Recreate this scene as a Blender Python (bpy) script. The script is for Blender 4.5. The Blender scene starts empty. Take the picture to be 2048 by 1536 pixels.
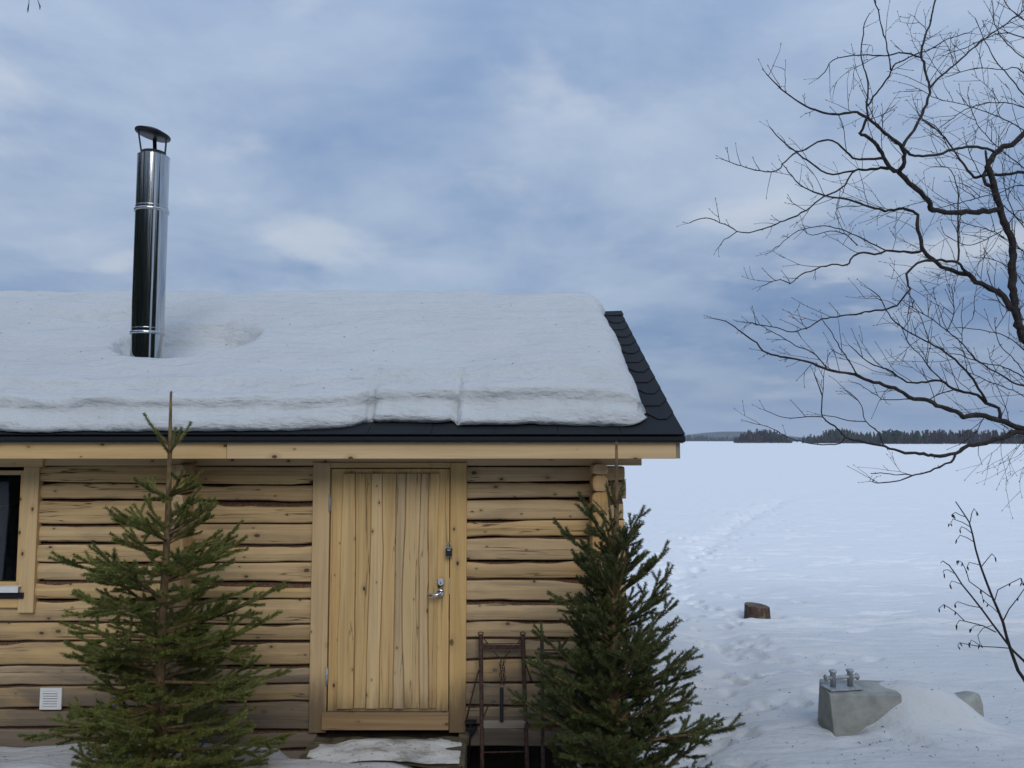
import bpy, math, random
import numpy as np
from mathutils import Vector, Matrix

random.seed(7)
RNG = np.random.default_rng(11)
R = math.radians
SC = bpy.context.scene
COL = SC.collection

# ------------------------------------------------------------------ camera
CAM_Z = 2.25
FPX, CX, CY, HOR = 1538.0, 1024.0, 768.0, 880.0      # photograph: focal length, centre, horizon row
PITCH = math.atan((HOR - CY) / FPX)
cam_d = bpy.data.cameras.new("camera")
cam = bpy.data.objects.new("camera", cam_d)
COL.objects.link(cam)
cam_d.sensor_fit = 'HORIZONTAL'
cam_d.sensor_width = 36.0
cam_d.lens = 36.0 * FPX / 2048.0
cam_d.clip_start = 0.05
cam_d.clip_end = 20000
cam.location = (0, 0, CAM_Z)
cam.rotation_euler = (R(90) + PITCH, 0, 0)
SC.camera = cam

# ------------------------------------------------------------------ sky and sun
SUN_EL, SUN_AZ = R(35), R(168)          # azimuth from +Y towards +X
world = bpy.data.worlds.new("World")
SC.world = world
world.use_nodes = True
wt = world.node_tree
wt.nodes.clear()


def wn(t, **kw):
    n = wt.nodes.new(t)
    for k, v in kw.items():
        setattr(n, k, v)
    return n


def wmath(op, a, b=None, clamp=False):
    n = wn('ShaderNodeMath', operation=op, use_clamp=clamp)
    for i, v in enumerate((a, b)):
        if v is None:
            continue
        if isinstance(v, (int, float)):
            n.inputs[i].default_value = v
        else:
            wt.links.new(v, n.inputs[i])
    return n.outputs[0]


def wmap(v, a, b, c=0.0, d=1.0):
    n = wn('ShaderNodeMapRange', interpolation_type='SMOOTHSTEP')
    wt.links.new(v, n.inputs[0])
    for i, k in enumerate((a, b, c, d)):
        n.inputs[i + 1].default_value = k
    return n.outputs[0]


def wmix(f, a, b):
    n = wn('ShaderNodeMix', data_type='RGBA')
    for i, v in ((0, f), (6, a), (7, b)):
        if isinstance(v, (int, float)):
            n.inputs[i].default_value = v
        elif isinstance(v, tuple):
            n.inputs[i].default_value = (*v, 1)
        else:
            wt.links.new(v, n.inputs[i])
    return n.outputs[2]


sky = wn('ShaderNodeTexSky', sky_type='NISHITA')
sky.sun_disc = False
sky.sun_elevation = SUN_EL
sky.sun_rotation = SUN_AZ
sky.air_density = 1.0
sky.dust_density = 0.6
sky.ozone_density = 2.0
tc = wn('ShaderNodeTexCoord')
sep = wn('ShaderNodeSeparateXYZ')
wt.links.new(tc.outputs['Generated'], sep.inputs[0])
zz = wmath('MAXIMUM', sep.outputs[2], 0.0)
den = wmath('ADD', zz, 0.19)
comb = wn('ShaderNodeCombineXYZ')
wt.links.new(wmath('DIVIDE', sep.outputs[0], den), comb.inputs[0])
wt.links.new(wmath('DIVIDE', sep.outputs[1], den), comb.inputs[1])
comb.inputs[2].default_value = 3.7


def wnoise(scale, detail, rough, off, dist=0.0):
    mp = wn('ShaderNodeMapping')
    mp.inputs['Location'].default_value = off
    wt.links.new(comb.outputs[0], mp.inputs[0])
    n = wn('ShaderNodeTexNoise')
    n.inputs['Scale'].default_value = scale
    n.inputs['Detail'].default_value = detail
    n.inputs['Roughness'].default_value = rough
    n.inputs['Distortion'].default_value = dist
    wt.links.new(mp.outputs[0], n.inputs['Vector'])
    return n.outputs[0]


nA = wnoise(0.75, 4, 0.50, (9.71, 4.53, 19.53), 0.2)       # broad grey masses
nB = wnoise(1.7, 7, 0.58, (2.17, 16.08, 10.97), 0.25)        # billows
nC = wnoise(0.55, 3, 0.5, (1.74, 15.22, 1.12))             # thin places where the blue comes through
body = wmath('ADD', wmath('MULTIPLY', nA, 0.55), wmath('MULTIPLY', nB, 0.45))
tone = wmap(body, 0.36, 0.67)
# far layers overlap towards the horizon and even out
haz = wmap(zz, 0.0, 0.16, 0.22, 1.0)
tone = wmath('ADD', wmath('MULTIPLY', tone, haz), wmath('MULTIPLY', wmath('SUBTRACT', 1.0, haz), 0.30))
K = 10.0      # the background strength is 0.1
DARK = tuple(K * c for c in (0.225, 0.352, 0.595))
LITE = tuple(K * c for c in (0.550, 0.655, 0.820))
cloud = wmix(tone, DARK, LITE)
nD = wnoise(2.0, 5, 0.5, (6.3, 11.2, 4.4), 0.25)         # a few brighter billows
cloud = wmix(wmath('MULTIPLY', wmap(nD, 0.53, 0.70), wmath('MULTIPLY', haz, 0.62)), cloud, tuple(K * c for c in (0.74, 0.80, 0.88)))
# overcast luminance: an evenly lit layer is brighter overhead than at the horizon
lum = wmath('ADD', wmath('MULTIPLY', zz, 0.60), 0.68)
vm = wn('ShaderNodeVectorMath', operation='SCALE')
wt.links.new(cloud, vm.inputs[0])
wt.links.new(lum, vm.inputs['Scale'])
cover = wmap(nC, 0.30, 0.62, 0.86, 1.0)
skyc = wmix(cover, sky.outputs[0], vm.outputs[0])
bg = wn('ShaderNodeBackground')
bg.inputs[1].default_value = 0.1
wt.links.new(skyc, bg.inputs[0])
wo = wn('ShaderNodeOutputWorld')
wt.links.new(bg.outputs[0], wo.inputs[0])

sun_d = bpy.data.lights.new("sun", 'SUN')
sun_d.energy = 1.35
sun_d.angle = R(34)
sun_d.color = (1.0, 0.975, 0.935)
sun = bpy.data.objects.new("sun", sun_d)
COL.objects.link(sun)
sdir = Vector((math.sin(SUN_AZ) * math.cos(SUN_EL), math.cos(SUN_AZ) * math.cos(SUN_EL), math.sin(SUN_EL)))
sun.rotation_euler = sdir.to_track_quat('Z', 'Y').to_euler()
sun.location = (0, 0, 30)

vs = SC.view_settings
vs.view_transform = 'Standard'
vs.look = 'None'
vs.exposure = 0.0
vs.gamma = 1.0
vs.use_curve_mapping = False
SC.render.engine = 'CYCLES'
SC.cycles.use_denoising = True
SC.cycles.max_bounces = 8
SC.cycles.diffuse_bounces = 4
SC.cycles.glossy_bounces = 4
SC.cycles.transmission_bounces = 6
SC.cycles.volume_bounces = 1
SC.cycles.caustics_reflective = False
SC.cycles.caustics_refractive = False


# ------------------------------------------------------------------ geometry helpers
def P(px, py, Y):
    """World point seen at a photograph pixel, Y metres in front of the camera."""
    x, u = (px - CX) / FPX, (CY - py) / FPX
    dy = math.cos(PITCH) - math.sin(PITCH) * u
    dz = math.sin(PITCH) + math.cos(PITCH) * u
    s = Y / dy
    return Vector((x * s, Y, CAM_Z + dz * s))


def PX(px, py, Y):
    return P(px, py, Y).x


def PZ(py, Y):
    return P(CX, py, Y).z


class MB:
    def __init__(self):
        self.v, self.f, self.m = [], [], []

    def face(self, idx, mat=0):
        self.f.append(tuple(idx))
        self.m.append(mat)

    def box(self, a, b, mat=0):
        (x0, y0, z0), (x1, y1, z1) = a, b
        n = len(self.v)
        self.v += [(x0, y0, z0), (x1, y0, z0), (x1, y1, z0), (x0, y1, z0),
                   (x0, y0, z1), (x1, y0, z1), (x1, y1, z1), (x0, y1, z1)]
        for q in ((0, 3, 2, 1), (4, 5, 6, 7), (0, 1, 5, 4), (1, 2, 6, 5), (2, 3, 7, 6), (3, 0, 4, 7)):
            self.face([n + i for i in q], mat)
        return self

    def rings(self, rings, mat=0, cap=True, closed=True, mats=None):
        """Skin a list of equally long vertex rings."""
        n0, k = len(self.v), len(rings[0])
        for r in rings:
            self.v += [tuple(p) for p in r]
        for i in range(len(rings) - 1):
            for j in range(k if closed else k - 1):
                a, b = n0 + i * k + j, n0 + i * k + (j + 1) % k
                self.face((a, b, b + k, a + k), mats[j] if mats else mat)
        if cap:
            self.face([n0 + j for j in range(k)][::-1], mat)
            e = n0 + (len(rings) - 1) * k
            self.face([e + j for j in range(k)], mat)
        return self

    def tube(self, pts, rad, sides=6, mat=0, cap=True):
        pts = [Vector(p) for p in pts]
        if isinstance(rad, (int, float)):
            rad = [rad] * len(pts)
        ref = None
        rings = []
        for i, p in enumerate(pts):
            t = (pts[min(i + 1, len(pts) - 1)] - pts[max(i - 1, 0)])
            if t.length < 1e-9:
                t = Vector((0, 0, 1))
            t.normalize()
            if ref is None:
                ref = t.orthogonal()
            ref = (ref - t * ref.dot(t))
            if ref.length < 1e-6:
                ref = t.orthogonal()
            ref.normalize()
            b = t.cross(ref)
            rings.append([p + (ref * math.cos(a) + b * math.sin(a)) * rad[i]
                          for a in (2 * math.pi * j / sides for j in range(sides))])
        return self.rings(rings, mat, cap)

    def lathe(self, prof, c=(0, 0, 0), sides=32, mat=0, cap=True):
        c = Vector(c)
        return self.rings([[c + Vector((r * math.cos(2 * math.pi * j / sides), r * math.sin(2 * math.pi * j / sides), z))
                            for j in range(sides)] for r, z in prof], mat, cap)

    def prism(self, poly, y0, y1, mat=0):
        """Polygon in x,z (counter clockwise seen from -Y) pushed from y0 to y1."""
        return self.rings([[(x, y0, z) for x, z in poly], [(x, y1, z) for x, z in poly]], mat)

    def mesh(self, name):
        me = bpy.data.meshes.new(name)
        me.from_pydata(self.v, [], self.f)
        if any(self.m):
            me.polygons.foreach_set('material_index', self.m)
        me.update()
        return me

    def build(self, name, mats, parent=None, smooth=False, bevel=0.0):
        me = self.mesh(name)
        return link(name, me, mats, parent, smooth, bevel)


def link(name, me, mats, parent=None, smooth=False, bevel=0.0):
    for m in (mats if isinstance(mats, (list, tuple)) else [mats]):
        me.materials.append(m)
    if smooth:
        me.polygons.foreach_set('use_smooth', [True] * len(me.polygons))
    o = bpy.data.objects.new(name, me)
    COL.objects.link(o)
    if parent:
        o.parent = parent
    if bevel:
        b = o.modifiers.new('bevel', 'BEVEL')
        b.width = bevel
        b.segments = 2
        b.limit_method = 'ANGLE'
        b.angle_limit = R(40)
    return o


def empty(name, label=None, cat=None, group=None, loc=(0, 0, 0), parent=None):
    o = bpy.data.objects.new(name, None)
    COL.objects.link(o)
    o.empty_display_size = 0.1
    o.location = loc
    if parent:
        o.parent = parent
    return tag(o, label, cat, group)


def tag(o, label=None, cat=None, group=None, kind=None):
    for k, v in (('label', label), ('category', cat), ('group', group), ('kind', kind)):
        if v:
            o[k] = v
    return o


def np_mesh(name, verts, faces_flat, per):
    """Mesh from numpy: faces all with `per` corners."""
    me = bpy.data.meshes.new(name)
    nf = len(faces_flat) // per
    me.vertices.add(len(verts))
    me.vertices.foreach_set('co', np.asarray(verts, np.float32).ravel())
    me.loops.add(len(faces_flat))
    me.loops.foreach_set('vertex_index', np.asarray(faces_flat, np.int32))
    me.polygons.add(nf)
    me.polygons.foreach_set('loop_start', np.arange(nf, dtype=np.int32) * per)
    me.update(calc_edges=True)
    return me


def grid_mesh(name, V, ni, nj):
    i, j = np.meshgrid(np.arange(ni - 1), np.arange(nj - 1), indexing='ij')
    a = (i * nj + j).ravel()
    f = np.stack([a, a + nj, a + nj + 1, a + 1], 1).ravel()
    return np_mesh(name, V, f, 4)


# smooth value noise, vectorised
_T = RNG.random((256, 256))


def vnoise(x, y):
    x, y = np.asarray(x, float), np.asarray(y, float)
    xi, yi = np.floor(x).astype(int), np.floor(y).astype(int)
    fx, fy = x - xi, y - yi
    fx, fy = fx * fx * (3 - 2 * fx), fy * fy * (3 - 2 * fy)
    g = lambda a, b: _T[a % 256, b % 256]
    return ((g(xi, yi) * (1 - fx) + g(xi + 1, yi) * fx) * (1 - fy)
            + (g(xi, yi + 1) * (1 - fx) + g(xi + 1, yi + 1) * fx) * fy) - 0.5


def fbm(x, y, oct=4, lac=2.0, gain=0.5):
    s, a = 0.0, 1.0
    for k in range(oct):
        s = s + a * vnoise(x + 17.3 * k, y + 9.1 * k)
        x, y, a = np.asarray(x) * lac, np.asarray(y) * lac, a * gain
    return s


def sstep(a, b, x):
    t = np.clip((np.asarray(x, float) - a) / (b - a), 0, 1)
    return t * t * (3 - 2 * t)


# ------------------------------------------------------------------ materials
class Mat:
    def __init__(self, name, rough=0.7, metal=0.0, spec=0.5):
        self.m = bpy.data.materials.new(name)
        self.m.use_nodes = True
        self.t = self.m.node_tree
        self.b = self.t.nodes['Principled BSDF']
        self.b.inputs['Roughness'].default_value = rough
        self.b.inputs['Metallic'].default_value = metal
        self.b.inputs['Specular IOR Level'].default_value = spec

    def n(self, t, **kw):
        n = self.t.nodes.new(t)
        for k, v in kw.items():
            setattr(n, k, v)
        return n

    def set(self, sock, v):
        if isinstance(v, (int, float)):
            sock.default_value = v
        elif isinstance(v, tuple):
            sock.default_value = (*v, 1) if len(v) == 3 and len(sock.default_value) == 4 else v
        else:
            self.t.links.new(v, sock)

    def math(self, op, a, b=0.0, clamp=False):
        n = self.n('ShaderNodeMath', operation=op, use_clamp=clamp)
        self.set(n.inputs[0], a)
        self.set(n.inputs[1], b)
        return n.outputs[0]

    def mix(self, f, a, b, mode='MIX'):
        n = self.n('ShaderNodeMix', data_type='RGBA', blend_type=mode)
        self.set(n.inputs[0], f)
        self.set(n.inputs[6], a)
        self.set(n.inputs[7], b)
        return n.outputs[2]

    def mapr(self, v, a, b, c=0.0, d=1.0):
        n = self.n('ShaderNodeMapRange', interpolation_type='SMOOTHSTEP')
        self.set(n.inputs[0], v)
        for i, k in enumerate((a, b, c, d)):
            n.inputs[i + 1].default_value = k
        return n.outputs[0]

    def coord(self, scale=(1, 1, 1), jitter=True):
        tcn = self.n('ShaderNodeTexCoord')
        v = tcn.outputs['Object']
        if jitter:
            oi = self.n('ShaderNodeObjectInfo')
            vm = self.n('ShaderNodeVectorMath', operation='SCALE')
            vm.inputs[0].default_value = (37.0, 53.0, 71.0)
            self.t.links.new(oi.outputs['Random'], vm.inputs['Scale'])
            ad = self.n('ShaderNodeVectorMath', operation='ADD')
            self.t.links.new(v, ad.inputs[0])
            self.t.links.new(vm.outputs[0], ad.inputs[1])
            v = ad.outputs[0]
        mp = self.n('ShaderNodeMapping')
        mp.inputs['Scale'].default_value = scale
        self.t.links.new(v, mp.inputs[0])
        return mp.outputs[0]

    def noise(self, vec, scale=1.0, detail=4, rough=0.55, dist=0.0):
        n = self.n('ShaderNodeTexNoise')
        n.inputs['Scale'].default_value = scale
        n.inputs['Detail'].default_value = detail
        n.inputs['Roughness'].default_value = rough
        n.inputs['Distortion'].default_value = dist
        self.t.links.new(vec, n.inputs['Vector'])
        return n.outputs[0]

    def rand(self):
        return self.n('ShaderNodeObjectInfo').outputs['Random']

    def color(self, v):
        self.set(self.b.inputs['Base Color'], v)

    def bump(self, h, strength=0.3, dist=0.01):
        n = self.n('ShaderNodeBump')
        n.inputs['Strength'].default_value = strength
        n.inputs['Distance'].default_value = dist
        self.t.links.new(h, n.inputs['Height'])
        self.t.links.new(n.outputs[0], self.b.inputs['Normal'])


def plain(name, col, rough=0.6, metal=0.0, spec=0.5, var=0.15, scale=20.0, bump=0.0):
    m = Mat(name, rough, metal, spec)
    nz = m.noise(m.coord((1, 1, 1)), scale, 5)
    m.color(m.mix(m.mapr(nz, 0.3, 0.7), tuple(c * (1 - var) for c in col), tuple(min(1, c * (1 + var)) for c in col)))
    if bump:
        m.bump(nz, bump, 0.01)
    return m.m


def wood(name, light, dark, axis, knots=0.55, cracks=0.0, weather=False, knot_cell=0.22, grey=0.0, grain=1.0, foot=None):
    """Sawn or hewn softwood; axis 0 = grain along x, 2 = along z."""
    m = Mat(name, 0.75, 0, 0.25)
    g = [60.0, 60.0, 60.0]
    g[axis] = 1.3
    fine = m.noise(m.coord(tuple(g)), 1.0, 5, 0.6, 0.6)
    g2 = [14.0, 14.0, 14.0]
    g2[axis] = 0.7
    broad = m.noise(m.coord(tuple(g2)), 1.0, 3, 0.5, 0.8)
    col = m.mix(m.mapr(broad, 0.3, 0.7), light, dark)
    col = m.mix(m.math('MULTIPLY', m.mapr(fine, 0.45, 0.75), 0.55 * grain), col, tuple(c * 0.62 for c in dark))
    # piece to piece
    rnd = m.rand()
    hs = m.n('ShaderNodeHueSaturation')
    m.t.links.new(col, hs.inputs['Color'])
    m.set(hs.inputs['Value'], m.math('ADD', m.math('MULTIPLY', rnd, 0.20), 0.90))
    m.set(hs.inputs['Saturation'], m.math('ADD', m.math('MULTIPLY', m.math('FRACT', m.math('MULTIPLY', rnd, 7.31)), 0.22), 0.90))
    col = hs.outputs[0]
    # knots
    if knots > 0:
        ks = [1.0 / knot_cell] * 3
        ks[axis] *= 0.6
        spv = m.n('ShaderNodeSeparateXYZ')
        m.t.links.new(m.coord(tuple(ks)), spv.inputs[0])
        cbv = m.n('ShaderNodeCombineXYZ')
        m.t.links.new(spv.outputs[0], cbv.inputs[0])
        m.t.links.new(spv.outputs[2], cbv.inputs[1])
        vec = cbv.outputs[0]
        vo = m.n('ShaderNodeTexVoronoi', feature='F1', voronoi_dimensions='2D')
        vo.inputs['Scale'].default_value = 1.0
        m.t.links.new(vec, vo.inputs['Vector'])
        sc = m.n('ShaderNodeSeparateColor')
        m.t.links.new(vo.outputs['Color'], sc.inputs[0])
        present = m.math('MULTIPLY', m.math('LESS_THAN', sc.outputs[0], knots), m.mapr(m.noise(m.coord((1.3, 1.3, 1.3)), 1.0, 2), 0.36, 0.52, 0.25, 1.0))
        size = m.math('ADD', m.math('MULTIPLY', m.math('POWER', sc.outputs[1], 2.0), 0.07), 0.030)
        wob = m.math('MULTIPLY', m.math('SUBTRACT', m.noise(m.coord((90, 90, 90)), 1.0, 2), 0.5), 0.03)
        d = m.math('DIVIDE', m.math('ADD', vo.outputs['Distance'], wob), size)
        core = m.math('MULTIPLY', m.mapr(d, 1.0, 0.65), present)
        halo = m.math('MULTIPLY', m.mapr(d, 3.2, 0.9), present)
        col = m.mix(m.math('MULTIPLY', halo, 0.45), col, tuple(c * 0.62 for c in dark))
        col = m.mix(m.math('MULTIPLY', core, 0.9), col, (0.06, 0.03, 0.014))
        hk = core
    else:
        hk = None
    if cracks > 0:
        cs = [9.0, 0.0, 9.0]
        cs[axis] = 0.30
        cn = m.noise(m.coord(tuple(cs)), 1.0, 4, 0.5, 0.0)
        line = m.mapr(m.math('ABSOLUTE', m.math('SUBTRACT', cn, 0.5)), 0.0055, 0.0015)
        gs = [6.0, 0.0, 6.0]
        gs[axis] = 1.1
        gate = m.mapr(m.noise(m.coord(tuple(gs)), 1.0, 1), 0.41, 0.51)
        line = m.math('MULTIPLY', line, gate)
        col = m.mix(m.math('MULTIPLY', line, cracks), col, (0.045, 0.025, 0.013))
        crack = line
    else:
        crack = None
    if weather:
        # weathered silver-grey boards low on the wall where splashing snow keeps them wet
        tcn = m.n('ShaderNodeTexCoord')
        sp = m.n('ShaderNodeSeparateXYZ')
        m.t.links.new(tcn.outputs['Object'], sp.inputs[0])
        wz = m.noise(m.coord((1.6, 1.6, 7.0)), 1.0, 5, 0.6, 0.4)
        f1 = m.mapr(m.math('ADD', sp.outputs[2], m.math('MULTIPLY', wz, 1.3)), 2.0, 0.92)
        gn = m.mapr(m.noise(m.coord((2.2, 2.2, 14.0)), 1.0, 4, 0.6, 0.5), 0.42, 0.68)
        f = m.math('MULTIPLY', m.math('MAXIMUM', f1, m.math('MULTIPLY', gn, 0.30)), 0.92)
        col = m.mix(f, col, m.mix(fine, (0.19, 0.158, 0.128), (0.075, 0.062, 0.050)))
    if foot is not None:
        tcn = m.n('ShaderNodeTexCoord')
        sp = m.n('ShaderNodeSeparateXYZ')
        m.t.links.new(tcn.outputs['Object'], sp.inputs[0])
        wz = m.noise(m.coord((9, 9, 1.6)), 1.0, 4, 0.6)
        f1 = m.mapr(m.math('ADD', sp.outputs[2], m.math('MULTIPLY', m.math('SUBTRACT', wz, 0.5), 0.5)), foot, foot - 0.35)
        col = m.mix(m.math('MULTIPLY', f1, 0.85), col, (0.10, 0.072, 0.045))
    if grey > 0:
        col = m.mix(grey, col, (0.17, 0.16, 0.145))
    m.color(col)
    h = m.math('MULTIPLY', fine, 0.5)
    if crack is not None:
        h = m.math('SUBTRACT', h, m.math('MULTIPLY', crack, 1.2))
    if hk is not None:
        h = m.math('ADD', h, m.math('MULTIPLY', hk, 0.3))
    m.bump(h, 0.5, 0.004)
    return m.m


M = {}
M['log'] = wood('hewn_log', (0.66, 0.465, 0.240), (0.54, 0.365, 0.180), 0, 0.80, 0.80, True, knot_cell=0.15)
M['log_end'] = wood('log_end', (0.62, 0.42, 0.21), (0.50, 0.32, 0.15), 2, 0.0, 0.0, True)
M['trim_h'] = wood('planed_board', (0.67, 0.465, 0.235), (0.58, 0.39, 0.185), 0, 0.80, 0.0, knot_cell=0.15, grain=0.6)
M['trim_v'] = wood('planed_board_upright', (0.67, 0.465, 0.235), (0.57, 0.385, 0.185), 2, 0.60, 0.0, knot_cell=0.18, grain=0.7, foot=0.78)
M['door'] = wood('door_board', (0.66, 0.47, 0.240), (0.54, 0.365, 0.180), 2, 0.60, 0.55, knot_cell=0.13, foot=0.68)
M['kick'] = wood('kick_board', (0.34, 0.235, 0.135), (0.24, 0.15, 0.075), 0, 0.7, 0.3, knot_cell=0.16)
M['old'] = wood('old_grey_board', (0.30, 0.25, 0.19), (0.20, 0.155, 0.11), 0, 0.4, 0.5, grey=0.45)
M['mossy'] = wood('mossy_board', (0.15, 0.12, 0.075), (0.075, 0.066, 0.040), 0, 0.2, 0.7)
M['barge'] = wood('barge_board', (0.36, 0.30, 0.20), (0.24, 0.19, 0.12), 2, 0.3, 0.0, grey=0.3)
M['bark'] = plain('waney_bark', (0.12, 0.062, 0.034), 0.9, var=0.5, scale=60, bump=0.6)
M['shade_backing'] = plain('shaded_caulking', (0.03, 0.02, 0.013), 0.95, var=0.3)  # near-black puts the shade of log seams and underfloor into the colour
M['dark_room'] = plain('dark_interior', (0.03, 0.026, 0.022), 0.9)  # near-black colour stands in for the lack of light indoors


def snow_mat(name, col, bumps, lake_lit=None):
    m = Mat(name, 0.85, 0, 0.2)
    a = m.noise(m.coord((1, 1, 1), False), 2.2, 4, 0.5)
    c1 = m.mix(m.mapr(a, 0.3, 0.7), col, tuple(c * 0.95 for c in col))
    if lake_lit:        # open light on the ice and the dimmer shore, painted into the snow colour
        tcn = m.n('ShaderNodeTexCoord')
        sp = m.n('ShaderNodeSeparateXYZ')
        m.t.links.new(tcn.outputs['Object'], sp.inputs[0])
        far = m.mapr(m.math('ADD', sp.outputs[1], m.math('MULTIPLY', m.noise(m.coord((0.35, 0.35, 0.35), False), 1.0, 4), 6.0)), 8.0, 24.0)
        c1 = m.mix(far, c1, lake_lit)
    m.color(c1)
    h = None
    for (sc, w, det) in bumps:
        k = m.math('MULTIPLY', m.noise(m.coord(sc, False), 1.0, det, 0.55), w)
        h = k if h is None else m.math('ADD', h, k)
    m.bump(h, 1.0, 1.0)
    return m.m


M['snow'] = snow_mat('snow', (0.565, 0.57, 0.568), [((3.0, 6.0, 3), 0.040, 5), ((22, 26, 22), 0.007, 4)], (0.82, 0.83, 0.835))
M['roof_snow'] = snow_mat('roof_snow', (0.545, 0.568, 0.582), [((2.2, 7.0, 7.0), 0.060, 5), ((16, 22, 22), 0.016, 5)])

m = Mat('dirty_ice', 0.55, 0, 0.4)
a = m.noise(m.coord((5, 9, 5), False), 1.0, 5, 0.6)
b_ = m.noise(m.coord((40, 40, 40), False), 1.0, 3)
c1 = m.mix(m.mapr(a, 0.45, 0.68), (0.58, 0.58, 0.56), (0.27, 0.265, 0.24))
m.color(m.mix(m.math('MULTIPLY', m.mapr(b_, 0.60, 0.70), 0.7), c1, (0.10, 0.085, 0.06)))
m.bump(a, 0.6, 0.02)
M['ice'] = m.m
m = Mat('shingle', 0.85, 0, 0.3)
gr = m.noise(m.coord((1, 1, 1)), 420, 2)
col = m.mix(m.mapr(gr, 0.4, 0.7), (0.008, 0.010, 0.013), (0.022, 0.027, 0.033))
m.color(col)
m.bump(gr, 0.5, 0.002)
M['shingle'] = m.m

m = Mat('stainless', 0.10, 1.0)
st = m.noise(m.coord((1, 1, 0.03)), 160, 3)
wv = m.noise(m.coord((9, 9, 1.4), False), 1.0, 2)
m.color(m.mix(m.mapr(st, 0.3, 0.7), (0.42, 0.43, 0.43), (0.58, 0.585, 0.58)))
m.set(m.b.inputs['Roughness'], m.math('ADD', m.math('MULTIPLY', st, 0.10), 0.05))
M['steel'] = m.m
M['black_metal'] = plain('black_metal', (0.012, 0.012, 0.014), 0.45, 0.3)
M['chrome'] = plain('chrome', (0.72, 0.73, 0.75), 0.18, 1.0, var=0.05)
M['galv'] = plain('galvanised', (0.36, 0.385, 0.40), 0.6, 0.35, var=0.25, scale=70, bump=0.1)
M['rust'] = plain('rusty_tube', (0.058, 0.030, 0.020), 0.8, 0.25, var=0.55, scale=45, bump=0.3)
M['white'] = plain('white_enamel', (0.72, 0.72, 0.72), 0.4, var=0.04)
M['black_plastic'] = plain('black_plastic', (0.012, 0.012, 0.014), 0.35)
M['blue'] = plain('pale_blue_plastic', (0.16, 0.24, 0.42), 0.4)
M['curtain'] = plain('curtain_cloth', (0.35, 0.42, 0.50), 0.9, var=0.2, scale=8)
M['needle'] = None
M['twig'] = plain('birch_twig', (0.018, 0.014, 0.013), 0.75, var=0.45, scale=30)

m = Mat('birch_limb', 0.85)
nz = m.noise(m.coord((1, 1, 1), False), 35, 5)
m.color(m.mix(m.mapr(nz, 0.45, 0.75), (0.014, 0.011, 0.010), (0.050, 0.042, 0.036)))
m.bump(nz, 0.8, 0.01)
M['limb'] = m.m

m = Mat('spruce_bark', 0.9)
nz = m.noise(m.coord((1, 1, 0.4)), 60, 4)
m.color(m.mix(m.mapr(nz, 0.3, 0.7), (0.21, 0.135, 0.055), (0.095, 0.060, 0.030)))
m.bump(nz, 0.7, 0.004)
M['spruce_bark'] = m.m


def needles(name, a, b, c):
    m = Mat(name, 0.55, 0, 0.4)
    n1 = m.noise(m.coord((1, 1, 1)), 5.0, 3)
    n2 = m.noise(m.coord((1, 1, 1)), 90.0, 1)
    col = m.mix(m.mapr(n1, 0.38, 0.66), a, b)
    col = m.mix(m.math('MULTIPLY', m.mapr(n2, 0.45, 0.75), 0.5), col, c)
    m.color(col)
    m.b.inputs['Subsurface Weight'].default_value = 0.0
    return m.m


M['needle_a'] = needles('spruce_needles', (0.105, 0.128, 0.024), (0.190, 0.195, 0.040), (0.070, 0.098, 0.024))
M['needle_b'] = needles('spruce_needles_deep', (0.046, 0.064, 0.016), (0.095, 0.112, 0.026), (0.030, 0.046, 0.014))

m = Mat('concrete', 0.9)
n1 = m.noise(m.coord((1, 1, 1)), 7, 5)
n2 = m.noise(m.coord((1, 1, 1)), 110, 3)
col = m.mix(m.mapr(n1, 0.3, 0.7), (0.34, 0.348, 0.315), (0.235, 0.242, 0.22))
col = m.mix(m.math('MULTIPLY', m.mapr(n2, 0.60, 0.72), 0.6), col, (0.07, 0.072, 0.06))
m.color(col)
m.bump(n2, 0.5, 0.004)
M['concrete'] = m.m

m = Mat('stump_bark', 0.9)
n1 = m.noise(m.coord((6, 6, 1.6)), 3.0, 5)
n2 = m.noise(m.coord((1, 1, 0.5)), 9.0, 3)
col = m.mix(m.mapr(n1, 0.35, 0.65), (0.105, 0.055, 0.035), (0.030, 0.020, 0.016))
col = m.mix(m.mapr(n2, 0.52, 0.60), col, (0.17, 0.125, 0.09))
m.color(col)
m.bump(n1, 0.9, 0.02)
M['stump_bark'] = m.m
m = Mat('stump_top', 0.85)
wv = m.n('ShaderNodeTexWave', wave_type='RINGS', rings_direction='SPHERICAL')
wv.inputs['Scale'].default_value = 14
wv.inputs['Distortion'].default_value = 2.0
m.t.links.new(m.coord((1, 1, 1), False), wv.inputs['Vector'])
m.color(m.mix(wv.outputs[0], (0.30, 0.25, 0.185), (0.20, 0.16, 0.115)))
M['stump_top'] = m.m

m = Mat('window_glass', 0.02, 0, 0.5)
m.color((0.9, 0.95, 0.95))
m.b.inputs['Transmission Weight'].default_value = 1.0
m.b.inputs['IOR'].default_value = 1.5
M['glass'] = m.m
M['far_conifer'] = plain('far_conifer', (0.022, 0.030, 0.018), 0.9, var=0.4, scale=0.2)
M['far_bare'] = plain('far_bare_branches', (0.065, 0.042, 0.040), 0.9, var=0.4, scale=0.15)
M['far_pale'] = plain('far_birch_stems', (0.19, 0.16, 0.14), 0.9, var=0.3, scale=0.15)
M['hill'] = plain('forested_hill', (0.026, 0.036, 0.030), 0.95, var=0.4, scale=0.02)
M['litter'] = plain('litter', (0.06, 0.045, 0.03), 0.9, var=0.5)

# ------------------------------------------------------------------ ground and frozen lake
YW = 5.26          # log wall face
DW = YW - 5.40
ZG = 0.12          # snow in front of the cabin


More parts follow.
